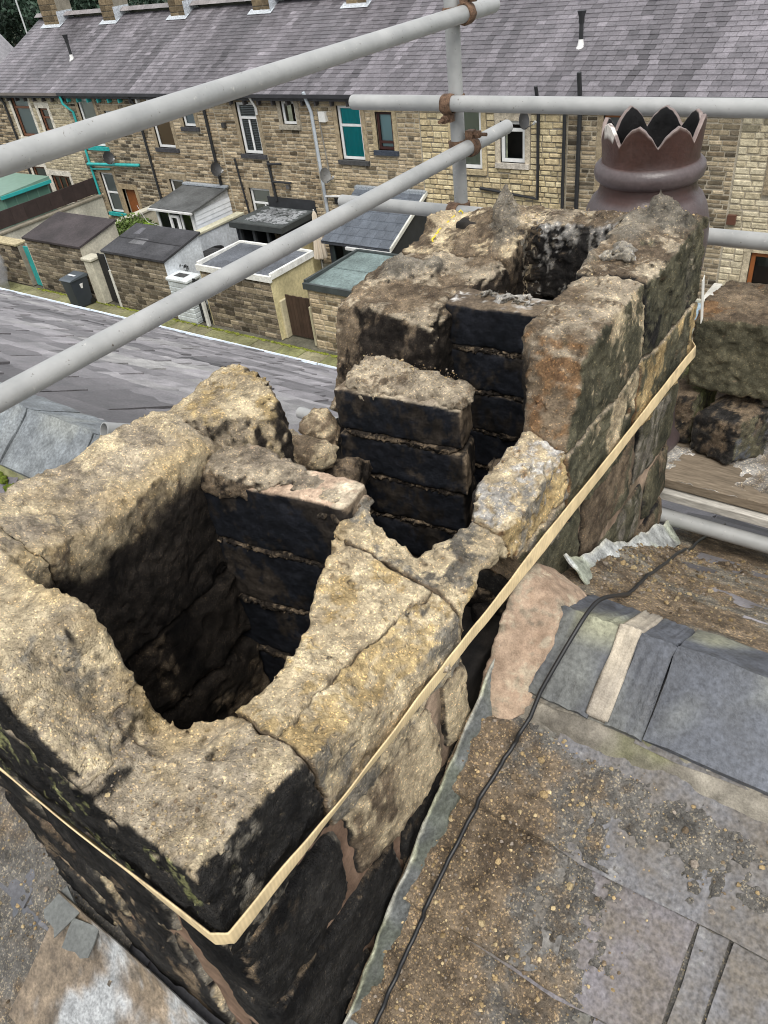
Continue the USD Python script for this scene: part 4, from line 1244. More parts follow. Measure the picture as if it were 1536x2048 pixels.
coupler((PX, PY, -.274), (0, 0, 1), (0, 1, 0), (.05, 0, 0), 'rusty clamp at the top of the upright, on the highest guard rail')
coupler((PX, PY, -.518), (0, 0, 1), (1, 0, 0), (0, -.05, 0), 'rusty clamp between the upright and the tube behind the pot', -1)
coupler((PX, PY, -.658), (0, 0, 1), (0, 1, 0), (.05, 0, 0), 'rusty clamp on the lower guard rail, bolt pointing right')
coupler((PX, PY, -.863), (0, 0, 1), (1, 0, 0), (0, -.05, 0), 'lowest rusty clamp, beside the far left corner of the stack', -1)

# crown topped chimney pot standing on the platform
POT = thing('chimney_pot', 'brown salt glazed crown chimney pot with pointed rim', 'chimney pot')
pc = np.array([-.738, 2.185, 0])
NTH = 192
th = np.arange(NTH) / NTH * 2 * np.pi
NL = 8
ph = ((th * NL / (2 * np.pi) + .42) % 1) * 2 - 1
lobe = .75 * (1 - np.abs(ph) ** 2.0) + .25 * (1 - np.abs(ph))
topz = -.545 + .050 * lobe * (1 + .10 * np.sin(th * 3 + 1)) + .0015 * np.sin(th * 37) * np.sin(th * 11)
body = [(.100, -1.470), (.172, -1.470), (.178, -1.455), (.176, -1.43), (.158, -1.41), (.150, -1.36), (.150, -1.1), (.156, -1.0), (.166, -.93), (.172, -.85), (.1735, -.80), (.169, -.755), (.159, -.718), (.146, -.692), (.133, -.680), (.128, -.665), (.127, -.650), (.132, -.645), (.141, -.638), (.145, -.622), (.142, -.608), (.134, -.600), (.1265, -.596), (.125, -.587)]
V = []
for rr, z in body:
    V.append(np.stack([rr * np.cos(th), rr * np.sin(th), np.full(NTH, z)], -1))
for t in (.15, .3, .45, .6, .75, .9, .985):
    V.append(np.stack([(.125 + .005 * t) * np.cos(th), (.125 + .005 * t) * np.sin(th), lerp(-.585, topz, t)], -1))
V.append(np.stack([(.128) * np.cos(th), (.128) * np.sin(th), topz + .001], -1))
V.append(np.stack([.120 * np.cos(th), .120 * np.sin(th), topz + .0005], -1))
for t in (.97, .6, .3, 0):
    V.append(np.stack([.118 * np.cos(th), .118 * np.sin(th), lerp(-.60, topz, t)], -1))
for rr, z in ((.115, -.67), (.15, -.76), (.15, -.95), (.13, -1.3), (.11, -1.4)):
    V.append(np.stack([rr * np.cos(th), rr * np.sin(th), np.full(NTH, z)], -1))
V = np.array(V); nr = len(V)
V = V.reshape(-1, 3) + pc
F = np.array([[i * NTH + k, i * NTH + (k + 1) % NTH, (i + 1) * NTH + (k + 1) % NTH, (i + 1) * NTH + k] for i in range(nr - 1) for k in range(NTH)])
rad = np.linalg.norm(V[:, :2] - pc[:2], axis=1)
salt = np.array([.078, .060, .060]); red = np.array([.042, .018, .0135])
k_ = np.clip(np.where((V[:, 2] < -.69) | ((V[:, 2] < -.596) & (V[:, 2] > -.646)), 1.0, 0.0) + .3 * fb(V, 9, 3, 3), 0, 1)[:, None]
cc = lerp(red, salt, k_) * (1 + .15 * fb(V, 14, 3, 8))[:, None]
ring_i = np.arange(nr).repeat(NTH)
inside = (ring_i >= 33)
cc[inside] = np.array([.006, .0055, .0055])
rim = (ring_i >= 30) & (ring_i <= 32)
cc[rim] = lerp(cc[rim], np.array([.30, .24, .22]), .55)
wt = rim | ((ring_i >= 28) & (ring_i < 33))
ang = np.tile(th, nr)
worn = wt & (np.abs(((ang - 4.05 + np.pi) % (2 * np.pi)) - np.pi) < .20) & (fb(V, 60, 3, 5) > -.1)
cc[worn] = (.62, .58, .53)
obj('body', (V, F), 'terracotta_salt', POT, col=cc, smooth=40)

# timber platform beyond the stack
for i in range(4):
    y0 = 2.0 + i * .229
    v, f = cbox(-1.18, 1.6, y0, y0 + .225, -1.508, -1.470, .005)
    n_ = 60
    c = np.array([.23, .185, .135]) * (.85 + .1 * i)
    obj('scaffold_board', (v, f), 'plank', col=c, label=['scaffold board with a dirty green edge nearest the stack', 'second scaffold board, under the loose stones', 'third scaffold board, behind the loose stones', 'outermost scaffold board of the platform'][i], cat='plank')
v, f = cbox(-1.18, 1.6, 1.982, 2.16, -1.543, -1.512, .003)
obj('pale_plank', (v, f), 'plank', col=(.42, .40, .36), label='pale batten under the front edge of the platform', cat='plank')
# dust on the boards
xs = np.arange(-.6, .9, .01); ys = np.arange(2.0, 2.62, .01)
Xg, Yg = np.meshgrid(xs, ys, indexing='ij')
pp = np.stack([Xg, Yg, Xg * 0], -1)
Zg = -1.4715 + .010 * sstep(fb(pp, 6, 5, 3, .6), -.3, .5) * sstep(Yg, 2.005, 2.10) - .002 + .003 * nz(pp, 60, 2)
v = np.stack([Xg, Yg, Zg], -1).reshape(-1, 3)
obj('rubble', (v, grid_faces(len(xs), len(ys))), 'loose_dirt', col=lerp(palette('white', v, 4), palette('brown', v, 5), sstep(fb(v, 7, 5, 6), -.25, .3)[:, None]), smooth=True, label='pale dust and grit lying on the scaffold boards', cat='rubble', kind='stuff')


def loose(pts, faces, lab, seed, **k):
    v, f = rock(pts, seed=seed, **k)
    obj('loose_stone', (v, f), 'gritstone', col=paint(v, vnormals(v, f), faces, seed), smooth=True, label=lab, cat='stone')


allf = lambda **k: F_(**k)
loose(blk(-.575, -.08, 2.22, 2.52, -1.283, -1.03, .008, 801), F_(my=('green', 'green', .1), mx=('brown', 'rust', .3), pz=('brown', 'rust', .33), px='green'), 'large mossy block lying across the other loose stones', 801, h=.007, amp=(.008, .005, .0025), k=.006)
loose(blk(-.66, -.515, 2.20, 2.45, -1.468, -1.286, .012, 802), F_(my=('brown', 'black', .5), px=('moss', 'green', .6), pz=('brown', 'moss', .4)), 'brown mossy stone under the left end of the large block', 802, h=.007, amp=(.009, .005, .002), k=.008)
loose([(-.525, 2.17, -1.465), (-.385, 2.12, -1.468), (-.30, 2.24, -1.468), (-.43, 2.34, -1.465), (-.53, 2.19, -1.34), (-.385, 2.14, -1.315), (-.305, 2.25, -1.30), (-.44, 2.33, -1.30)], F_(my=('black', 'brown', .3), px=('green', 'slate', .5), pz=('brown', 'black', .4)), 'dark square ended stone on the boards, front right', 803, h=.0065, amp=(.005, .004, .002), k=.004)
loose(blk(-.30, -.02, 2.30, 2.55, -1.468, -1.29, .012, 805), F_(my=('green', 'black', .4)), 'dark stone under the right end of the large block', 805, h=.009, k=.014)
loose(blk(-.42, .10, 2.56, 2.74, -1.468, -1.02, .015, 804), F_(my=('green', 'moss', .4), pz=('green', 'moss', .5)), 'green stone standing behind the large block', 804, h=.010, amp=(.010, .005, .002), k=.008)

# ------------------------------------------------------------------ the terrace across the back lane
G = -9.4
FY = 20.0
obj('ground', (np.array([[-300, -200, G - .06], [300, -200, G - .06], [300, 400, G - .06], [-300, 400, G - .06]], float), np.array([[0, 1, 2, 3]])), 'flagstone', col=(.09, .095, .06), kind='structure')
lane = obj('lane', box(-40, 6, 9.0, 19.99, G - .05, G - .03), 'flagstone', col=(.10, .095, .07), kind='structure')
r = np.random.default_rng(21)
for row, (ya, yb) in enumerate([(13.72, 14.44), (12.95, 13.70), (12.2, 12.93)]):
    x = -31.5 + r.uniform(0, .4)
    while x < -11.5:
        w = r.uniform(.75, 1.15)
        c = np.array([.20, .185, .115]) * r.uniform(.75, 1.2)
        c = lerp(c, np.array([.15, .17, .05]), r.uniform(0, .6))
        obj('flagstone', cbox(x + .012, x + w - .012, ya, yb, G - .04, G + r.uniform(-.004, .006), .012), 'flagstone', lane, col=c)
        x += w
# mossy strip at the foot of the sheds
r = np.random.default_rng(22)
L = []
for i in range(900):
    x = r.uniform(-27, -12.5); y = 14.42 - abs(r.normal(0, .035))
    sz = r.uniform(.012, .05)
    L.append((base * r.uniform(.6, 1.2, (12, 3)) * sz * [1.3, 1, .5] + [x, y, G + .01], bf, np.array([.17, .19, .035]) * r.uniform(.5, 1.3)))
q = join(L)
obj('lane_moss', q[:2], 'moss', col=q[2], label='yellow green moss along the foot of the sheds by the lane', cat='moss', kind='stuff')


def frustum(x0, x1, z0, z1, y, d, i):
    v = np.array([[x0, y, z0], [x1, y, z0], [x1, y, z1], [x0, y, z1], [x0 + i, y - d, z0 + i], [x1 - i, y - d, z0 + i], [x1 - i, y - d, z1 - i], [x0 + i, y - d, z1 - i]])
    f = np.array([[4, 5, 6, 7], [0, 1, 5, 4], [1, 2, 6, 5], [2, 3, 7, 6], [3, 0, 4, 7]])
    return v, f


def side_frustum(y0, y1, z0, z1, x, d, i):
    v, f = frustum(y0, y1, z0, z1, 0, d, i)
    return np.stack([x - v[:, 1], v[:, 0], v[:, 2]], 1), f


def stone_courses(parent, x0, x1, z0, z1, y, holes, style, r, ch, ln, limit=300):
    tones, var, dark, proud = style
    out = []
    z = z1
    while z > z0 + .03:
        h = min(r.uniform(*ch), z - z0)
        spans = [(x0, x1)]
        for (a, b, c, d) in holes:
            if z - h < d - .02 and z > c + .02:
                ns = []
                for s, e in spans:
                    if b <= s or a >= e:
                        ns.append((s, e)); continue
                    if a - s > .06: ns.append((s, a))
                    if e - b > .06: ns.append((b, e))
                spans = ns
        for s, e in spans:
            x = s
            while x < e - .02:
                w = r.uniform(*ln)
                if e - (x + w) < ln[0] * .6: w = e - x
                c = np.array(tones[r.integers(len(tones))]) * r.uniform(1 - var, 1 + var)
                if r.random() < dark: c = c * r.uniform(.3, .6)
                hh = h if r.random() < .85 else h * r.uniform(.8, .95)
                out.append(frustum(x + .012, x + w - .012, z - hh + .012, z - .011, y, proud * r.uniform(.5, 1.3), .016) + (c,))
                x += w
        z -= h
    for v, f, c in out[:limit]:
        obj('stone', (v, f), 'far_stone', parent, col=c)
    if len(out) > limit:
        q = join(out[limit:])
        obj('stone_courses', q[:2], 'far_stone', parent, col=q[2], kind='stuff')


def wall_mesh(x0, x1, z0, z1, y, t, holes):
    """a wall with rectangular openings, built of boxes between the cuts, joined as one."""
    xs = sorted({x0, x1, *[h[0] for h in holes], *[h[1] for h in holes]})
    zs = sorted({z0, z1, *[h[2] for h in holes], *[h[3] for h in holes]})
    full = lambda a, b, c, d: not any(h[0] <= a + 1e-6 and h[1] >= b - 1e-6 and h[2] <= c + 1e-6 and h[3] >= d - 1e-6 for h in holes)
    m, n_ = len(xs) - 1, len(zs) - 1
    solid = np.array([[full(xs[i], xs[i + 1], zs[j], zs[j + 1]) for j in range(n_)] for i in range(m)])
    V, F = [], []
    def quad(*p):
        k = len(V); V.extend(p); F.append([k, k + 1, k + 2, k + 3])
    for i in range(m):
        for j in range(n_):
            if not solid[i, j]:
                continue
            a, b, c, d = xs[i], xs[i + 1], zs[j], zs[j + 1]
            quad((a, y, c), (b, y, c), (b, y, d), (a, y, d)); quad((b, y + t, c), (a, y + t, c), (a, y + t, d), (b, y + t, d))
            if i == 0 or not solid[i - 1, j]: quad((a, y + t, c), (a, y, c), (a, y, d), (a, y + t, d))
            if i == m - 1 or not solid[i + 1, j]: quad((b, y, c), (b, y + t, c), (b, y + t, d), (b, y, d))
            if j == 0 or not solid[i, j - 1]: quad((a, y + t, c), (b, y + t, c), (b, y, c), (a, y, c))
            if j == n_ - 1 or not solid[i, j + 1]: quad((a, y, d), (b, y, d), (b, y + t, d), (a, y + t, d))
    return np.array(V, float), np.array(F)


def frame_bars(x0, x1, z0, z1, y, w, bars, d=.06):
    P = [box(x0, x0 + w, y, y + d, z0, z1), box(x1 - w, x1, y, y + d, z0, z1), box(x0 + w, x1 - w, y, y + d, z0, z0 + w), box(x0 + w, x1 - w, y, y + d, z1 - w, z1)]
    for b in bars:
        if b[0] == 'h':
            P.append(box(x0 + w, x1 - w, y + .004, y + d - .004, z0 + (z1 - z0) * b[1] - w * .45, z0 + (z1 - z0) * b[1] + w * .45))
        else:
            lo_, hi_ = (b[2], b[3]) if len(b) > 2 else (0, 1)
            xx = x0 + (x1 - x0) * b[1]
            P.append(box(xx - w * .4, xx + w * .4, y + .006, y + d - .006, z0 + w + (z1 - z0 - 2 * w) * lo_, z0 + w + (z1 - z0 - 2 * w) * hi_))
    return join(P)


def quad_y(x0, x1, y, z0, z1):
    return np.array([(x0, y, z0), (x1, y, z0), (x1, y, z1), (x0, y, z1)], float), np.array([[0, 1, 2, 3]])


WHITE, BROWNF, TEAL = (.74, .75, .74), (.16, .065, .035), (.03, .34, .33)


def window(parent, x0, x1, z0, z1, frame=WHITE, bars=(('h', .66),), inside=(.45, .46, .45), sur=(.30, .245, .165), sill=None, fw=.075, y=FY, folds=0, slats=0):
    if inside is not None:
        inside = tuple(min(.75, c * 1.45) for c in inside)
    w = obj('window', frame_bars(x0 + .01, x1 - .01, z0 + .01, z1 - .01, y + .05, fw, bars), 'plastic', parent, col=frame)
    obj('pane', quad_y(x0 + fw * .6, x1 - fw * .6, y + .078, z0 + fw * .6, z1 - fw * .6), 'pane', w)
    if slats:
        q = join([box(x0 + .05, x1 - .05, y + .12, y + .14, z, z + .032) for z in np.arange(z0 + .08, z1 - .08, (z1 - z0) / slats)])
        obj('blind', q, 'cloth', w, col=inside)
        obj('room', box(x0 - .1, x1 + .1, y + .34, y + .36, z0 - .1, z1 + .1), 'cloth', w, col=(.02, .02, .022))
    elif inside is not None:
        n_ = max(2, folds * 6)
        xs = np.linspace(x0 - .02, x1 + .02, n_)
        yy = y + .125 + (.018 * np.sin(np.linspace(0, folds * 2 * np.pi, n_)) if folds else np.zeros(n_))
        v = np.array([(a, b, z) for a, b in zip(xs, yy) for z in (z0 - .02, z1 + .02)])
        obj('curtain', (v, grid_faces(n_, 2)), 'cloth', w, col=inside, smooth=True)
    else:
        obj('room', box(x0 - .1, x1 + .1, y + .6, y + .62, z0 - .1, z1 + .1), 'cloth', w, col=(.02, .022, .025))
    if sur is not None:
        for nm, b in (('jamb', box(x0 - .15, x0, y - .028, y + .05, z0, z1)), ('jamb', box(x1, x1 + .15, y - .028, y + .05, z0, z1)), ('lintel', box(x0 - .17, x1 + .17, y - .03, y + .05, z1, z1 + .2))):
            obj(nm, b, 'far_stone', w, col=sur)
    obj('sill', box(x0 - .14, x1 + .14, y - .09, y + .08, z0 - .13, z0), 'far_stone', w, col=sill or sur or (.3, .25, .17))


S_BROWN = ([(.37, .30, .20), (.29, .225, .145), (.42, .345, .235), (.25, .195, .125)], .2, .14, .028)
S_DARK = ([(.32, .265, .18), (.24, .19, .125), (.37, .305, .21), (.17, .14, .10)], .22, .28, .028)
S_TAN = ([(.42, .345, .225), (.34, .27, .175), (.46, .375, .255)], .18, .12, .028)
S_BUFF = ([(.43, .375, .26), (.36, .31, .21), (.47, .41, .285)], .16, .06, .028)
S_CREAM = ([(.55, .465, .285), (.48, .395, .24), (.60, .515, .33), (.51, .42, .26)], .14, .03, .04)
S_PALE = ([(.53, .47, .33), (.46, .40, .275), (.56, .50, .36)], .12, .04, .032)
S_SHED = ([(.225, .19, .135), (.17, .14, .10), (.26, .22, .16), (.13, .11, .08)], .22, .25, .028)
S_SOOTY = ([(.20, .165, .115), (.14, .115, .085), (.26, .215, .15)], .25, .25, .03)
P_LIGHT, P_GREY, P_DARK = (.44, .395, .31), (.27, .245, .20), (.13, .115, .095)
SL = math.atan(.49)


def roof_pt(x, s, hh=0.0):
    x, s, hh = np.broadcast_arrays(np.asarray(x, float), s, hh)
    return np.stack([x, 19.82 + s * math.cos(SL) - hh * math.sin(SL), -4.10 + s * math.sin(SL) + hh * math.cos(SL)], -1)


S_R = 4.62


def roof_tone(x, s):
    p = np.array([[x, s * .12, 0]])
    streak = .55 * fb(p, 1.0, 3, 51, .6)[0] + fb(np.array([[x * 3.2, s * .22, 2.]]), 1.0, 2, 52)[0]
    c = np.array([.118, .109, .119]) * (1 + .46 * streak)
    return np.clip(c, .05, .4)


HB = [-35.9, -34.1, -29.95, -25.85, -21.75, -17.5, -13.45, -8.95, -4.75, -0.5]
STY = [(S_BROWN, P_GREY), (S_BUFF, P_LIGHT), (S_DARK, P_LIGHT), (S_BROWN, P_LIGHT), (S_BROWN, P_LIGHT), (S_TAN, P_LIGHT), (S_CREAM, P_GREY), (S_DARK, P_LIGHT), (S_PALE, P_LIGHT)]
LABS = ['end house of the terrace at the far left, coursed brown stone', 'buff stone house with brown framed windows in pale surrounds', 'dark coursed stone house with turquoise downpipe and sills',
        'brown stone house behind the white clad porch', 'brown stone house with a slatted blind in its tall white window', 'tan stone house with a turquoise curtain upstairs',
        'cream stone house with two white windows right of the scaffold upright', 'dark stone house with pale pointing, half hidden by the chimney pot', 'pale stone house at the far right with a brown framed window']
# windows: x0, x1, z0, z1, options
WIN = {
    1: [(-33.72, -32.5, -5.78, -4.22, dict(frame=BROWNF, inside=(.33, .36, .36), sur=(.62, .58, .50), bars=(('h', .72),), fw=.09)), (-31.92, -31.3, -5.55, -4.66, dict(frame=BROWNF, inside=(.35, .33, .30), sur=(.60, .56, .48), bars=(('h', .6),))),
        (-33.95, -33.0, -8.25, -6.98, dict(frame=BROWNF, inside=(.22, .22, .2), sur=(.62, .58, .50))), (-32.7, -31.4, -8.35, -7.28, dict(frame=BROWNF, inside=(.28, .25, .2), sur=(.62, .58, .5), bars=(('v', .33), ('v', .66))))],
    2: [(-29.22, -28.22, -6.0, -4.30, dict(inside=(.42, .42, .38), sill=TEAL, bars=(('h', .55),))), (-27.7, -26.95, -5.3, -4.70, dict(inside=(.3, .3, .3), sill=TEAL, bars=())),
        (-29.2, -28.37, -8.55, -6.98, dict(inside=(.34, .36, .35), sill=TEAL, bars=(('h', .5),)))],
    3: [(-25.08, -24.12, -5.9, -4.30, dict(inside=(.30, .20, .12), sill=(.06, .06, .065), bars=())), (-23.4, -22.78, -5.15, -4.5, dict(inside=(.35, .38, .4), sill=(.06, .06, .065), bars=())),
        (-25.0, -24.2, -8.3, -7.0, dict(inside=(.25, .22, .18), bars=()))],
    4: [(-20.68, -19.8, -5.93, -4.34, dict(inside=(.30, .31, .31), slats=30, sill=(.06, .06, .065), bars=(('h', .7), ('v', .5, 0, .68)), fw=.085)), (-18.68, -18.08, -4.98, -4.30, dict(inside=None, sill=(.34, .31, .25), sur=(.34, .30, .23), bars=())),
        (-20.85, -19.87, -8.4, -7.05, dict(inside=(.40, .39, .33), bars=(('h', .62), ('v', .6, 0, .6))))],
    5: [(-16.43, -15.53, -5.93, -4.40, dict(inside=(.02, .36, .38), folds=5, sill=(.07, .07, .07), sur=(.36, .29, .19), bars=(('h', .64),))), (-15.0, -14.4, -5.6, -4.55, dict(frame=(.05, .02, .018), inside=(.36, .50, .55), sill=(.05, .06, .08), sur=(.40, .33, .21), bars=(('h', .2),))),
        (-16.7, -15.9, -8.3, -7.08, dict(inside=(.3, .3, .28)))],
    6: [(-12.35, -11.45, -5.98, -4.42, dict(inside=(.30, .31, .24), folds=4, sur=(.46, .38, .235), sill=(.40, .33, .21), bars=(('h', .58),), fw=.09)), (-10.88, -10.14, -5.76, -4.70, dict(inside=None, sur=(.52, .46, .36), sill=(.50, .46, .40), bars=(('h', .78),), fw=.09))],
    7: [(-8.0, -7.2, -6.2, -4.5, dict(frame=(.22, .085, .03), inside=(.2, .2, .2)))],
    8: [(-4.06, -2.8, -8.72, -7.5, dict(frame=(.27, .095, .03), inside=(.03, .035, .03), sur=(.48, .42, .30), bars=(('v', .5),), fw=.10)), (-3.9, -2.9, -6.0, -4.5, dict(inside=(.3, .3, .3)))],
}
CH = {0: -34.42, 1: -30.5, 2: -26.42, 3: -22.12, 4: -17.95}
HOUSES = []
for k in range(9):
    x0, x1 = HB[k], HB[k + 1]
    r = np.random.default_rng(1000 + k)
    H = thing('terraced_house', LABS[k], 'house', 'houses of the stone terrace across the lane')
    HOUSES.append(H)
    wins = WIN.get(k, [])
    door = [(-28.06, -27.26, G, -7.56)] if k == 2 else []
    holes = [w[:4] for w in wins] + door
    sty, pcol = STY[k]
    obj('wall', wall_mesh(x0, x1 - .004, G - .04, -4.12, FY, .3, holes), 'pointing', H, col=pcol)
    pad = [(a - .16, b + .16, c - .14, d + .21) for a, b, c, d in holes]
    ch, ln = ((.095, .135), (.20, .44)) if k not in (6, 8) else ((.115, .18), (.20, .42))
    if k == 1: ch, ln = (.11, .17), (.18, .4)
    stone_courses(H, x0 + .01, x1 - .015, G, -4.25, FY, pad, sty, r, ch, ln)
    for w in wins:
        window(H, *w[:4], **w[4])
    if door:
        d = obj('door', box(-28.02, -27.30, FY + .12, FY + .17, G, -7.6), 'timber', H, col=(.22, .075, .02))
        obj('jamb', join([box(-28.22, -28.06, FY - .03, FY + .1, G, -7.56), box(-27.26, -27.10, FY - .03, FY + .1, G, -7.56), box(-28.22, -27.10, FY - .032, FY + .1, -7.555, -7.36)]), 'far_stone', d, col=(.34, .27, .17))
    # roof: boarding, slates, ridge, gutter
    rf = obj('roof', join([(np.stack([roof_pt(x0, 0), roof_pt(x1, 0), roof_pt(x1, S_R), roof_pt(x0, S_R)]), np.array([[0, 1, 2, 3]])),
                           (np.array([[x0, 23.98, -1.86], [x1, 23.98, -1.86], [x1, 28.0, -4.1], [x0, 28.0, -4.1]]), np.array([[0, 1, 2, 3]]))]), 'far_slate', H, col=(.04, .04, .045))
    n_rows = 25
    gg = S_R / n_rows
    tot, rest = 0, []
    for i in range(n_rows):
        x = x0
        off = r.uniform(-.04, .04) + (.16 if i % 2 else 0)
        first = True
        while x < x1 - .01:
            w = r.uniform(.21, .33)
            if first: w = w * .5 + off * .5 + .06; first = False
            b = x1 if x1 - (x + w) < .13 else x + w
            c = roof_tone((x + b) / 2, gg * i) * r.uniform(.84, 1.16)
            if r.random() < .015: c = c * 1.4
            s0, s1 = gg * i, gg * (i + 1) + .05
            lift = .030
            v = np.vstack([roof_pt([x + .005, b - .005, b - .005, x + .005], [s0, s0, s1, s1], [lift - .014, lift - .014, .001, .001]), roof_pt([x + .005, b - .005, b - .005, x + .005], [s0, s0, s1, s1], [lift + r.uniform(-.003, .005), lift, .014, .014])])
            if tot < 300:
                obj('slate', (v, BOXF), 'far_slate', rf, col=c)
            else:
                rest.append((v, BOXF, c))
            tot += 1
            x = b
    if rest:
        q = join(rest)
        obj('slate_courses', q[:2], 'far_slate', rf, col=q[2], kind='stuff')
    for a in np.arange(x0, x1 - .1, .46):
        b = min(a + .455, x1)
        yy = 23.98
        v = np.array([(a, yy - .2, -1.93), (b, yy - .2, -1.93), (b, yy, -1.80), (a, yy, -1.80), (a, yy + .2, -1.93), (b, yy + .2, -1.93)])
        obj('ridge_tile', (v, np.array([[0, 1, 2, 3], [3, 2, 5, 4]])), 'far_slate', rf, col=np.array([.19, .175, .175]) * r.uniform(.8, 1.2))
    if k in CH:
        cx, hw = CH[k], (.6 if k == 0 else .44)
        c = obj('chimney', box(cx - hw, cx + hw, 23.62, 24.35, -2.6, .1), 'pointing', rf, col=(.22, .2, .16))
        L = []
        for z in np.arange(-2.3, .1, .2):
            xx = cx - hw
            while xx < cx + hw - .02:
                w = min(r.uniform(.3, .5), cx + hw - xx)
                L.append(frustum(xx + .008, xx + w - .008, z + .008, z + .192, 23.62, .03, .02) + (np.array([.15, .115, .07]) * r.uniform(.6, 1.35),))
                xx += w
            for ya in (23.63, 23.99):
                vv, ff = side_frustum(ya + .008, ya + .35, z + .008, z + .192, cx + hw, -.03, .02)
                L.append((vv, ff[:, ::-1], np.array([.15, .115, .07]) * r.uniform(.6, 1.35)))
        q = join(L)
        obj('chimney_stones', q[:2], 'far_stone', rf, col=q[2])
        obj('flashing', join([(np.stack([roof_pt(a, s, .045) for a, s in ((cx - hw - .12, 4.0), (cx + hw + .12, 4.0), (cx + hw + .12, 4.3), (cx - hw - .12, 4.3))]), np.array([[0, 1, 2, 3]])),
                              box(cx + hw + .03, cx + hw + .05, 23.5, 24.3, -2.3, -1.75)]), 'lead', rf, col=(.42, .45, .48))
    obj('gutter', join([box(x0 + .003, x1 - .003, 19.70, 19.715, -4.16, -4.06), box(x0 + .003, x1 - .003, 19.715, 19.80, -4.16, -4.145)]), 'dull_metal', H, col=(.03, .03, .035) if k > 1 else (.14, .12, .11))
    obj('fascia', box(x0 + .002, x1 - .002, 19.81, 19.99, -4.26, -4.125), 'timber', H, col=(.055, .055, .06))
    for xx in np.arange(x0 + .35, x1, .62):
        obj('bracket', box(xx, xx + .07, 19.83, 20.02, -4.40, -4.262), 'timber', H, col=(TEAL if k == 2 and r.random() < .8 else (.55, .55, .53) if k == 3 else (.05, .045, .045)))


def pipe(k, pts, col, rad=.048):
    obj('downpipe', tube(np.array(pts, float), rad, 8), 'dull_metal', HOUSES[k], col=col, smooth=True)


BLK = (.018, .019, .021)
pipe(0, [(-34.16, 19.78, -4.15), (-34.16, 19.93, -4.5), (-34.16, 19.93, -9.3)], BLK)
pipe(2, [(-29.85, 19.76, -4.1), (-29.84, 19.78, -4.45), (-29.55, 19.92, -4.75), (-29.55, 19.92, -9.3)], TEAL)
pipe(2, [(-29.6, 19.85, -6.66), (-26.35, 19.85, -6.55)], TEAL, .06)
pipe(2, [(-29.5, 19.9, -6.86), (-28.3, 19.9, -6.8)], TEAL, .03)
pipe(3, [(-25.76, 19.78, -4.15), (-25.7, 19.93, -4.5), (-25.7, 19.93, -9.3)], BLK)
pipe(3, [(-22.2, 19.78, -4.1), (-22.15, 19.93, -4.5), (-22.15, 19.93, -7.15)], BLK, .055)
pipe(4, [(-19.75, 19.75, -4.1), (-19.7, 19.93, -4.5), (-19.7, 19.93, -4.7)], (.6, .6, .58), .04)
pipe(4, [(-19.62, 19.93, -6.1), (-19.55, 19.93, -7.4)], BLK, .05)
pipe(4, [(-19.62, 19.88, -6.2), (-19.0, 19.88, -6.15)], BLK, .04)
pipe(4, [(-19.5, 19.88, -6.75), (-18.7, 19.88, -6.75)], BLK, .04)
pipe(4, [(-21.2, 19.95, -6.1), (-21.0, 19.95, -8.4)], BLK, .035)
pipe(5, [(-17.42, 19.74, -4.0), (-17.38, 19.93, -4.6), (-17.3, 19.93, -9.2)], (.42, .46, .50), .055)
pipe(5, [(-17.1, 19.9, -4.5), (-17.0, 19.92, -6.3)], (.2, .19, .17), .02)
pipe(5, [(-17.2, 19.8, -7.05), (-15.9, 19.8, -6.95)], (.62, .62, .60), .035)
pipe(6, [(-9.72, 19.74, -3.85), (-9.72, 19.90, -4.3), (-9.72, 19.9, -6.62), (-11.5, 19.9, -6.45)], BLK)
pipe(6, [(-8.99, 19.9, -4.2), (-8.99, 19.9, -9.2)], BLK, .05)
pipe(7, [(-8.58, 19.74, -3.55), (-8.58, 19.88, -4.3), (-8.58, 19.88, -9.2)], BLK, .06)
for k, x, z, s, c in ((8, -4.62, -6.76, .1, (.10, .045, .03)), (5, -16.95, -4.72, .13, (.66, .66, .63)), (5, -16.85, -7.2, .08, (.02, .02, .02)), (4, -21.35, -5.05, .07, (.04, .04, .04)), (4, -18.9, -6.9, .06, (.1, .1, .1))):
    obj('wall_box', box(x - s, x + s, 19.88, 20.0, z - s, z + s * 1.2), 'plastic', HOUSES[k], col=c)

# soil pipes standing through the slates
for (x, y, zb, zt, lab) in ((-30.95, 21.6, -3.3, -2.47, 'black vent pipe standing on the left end of the far roof'), (-9.33, 21.5, -3.35, -2.58, 'black vent pipe with white collar on the far roof above the pot')):
    t = thing('vent_pipe', lab, 'vent pipe', None, (x, y, zb))
    obj('pipe', tube([(0, 0, .0), (0, 0, zt - zb)], .055, 10), 'dull_metal', t, col=BLK, smooth=35)
    obj('cowl', lathe([(.0, zt - zb + .10), (.115, zt - zb + .09), (.07, zt - zb - .06), (.075, zt - zb - .16), (.055, zt - zb - .2)], 12), 'dull_metal', t, col=BLK, smooth=35)
    obj('collar', lathe([(.06, .24), (.085, .1), (.15, .02), (.15, -.02)], 12), 'dull_metal', t, col=(.6, .6, .58), smooth=35)

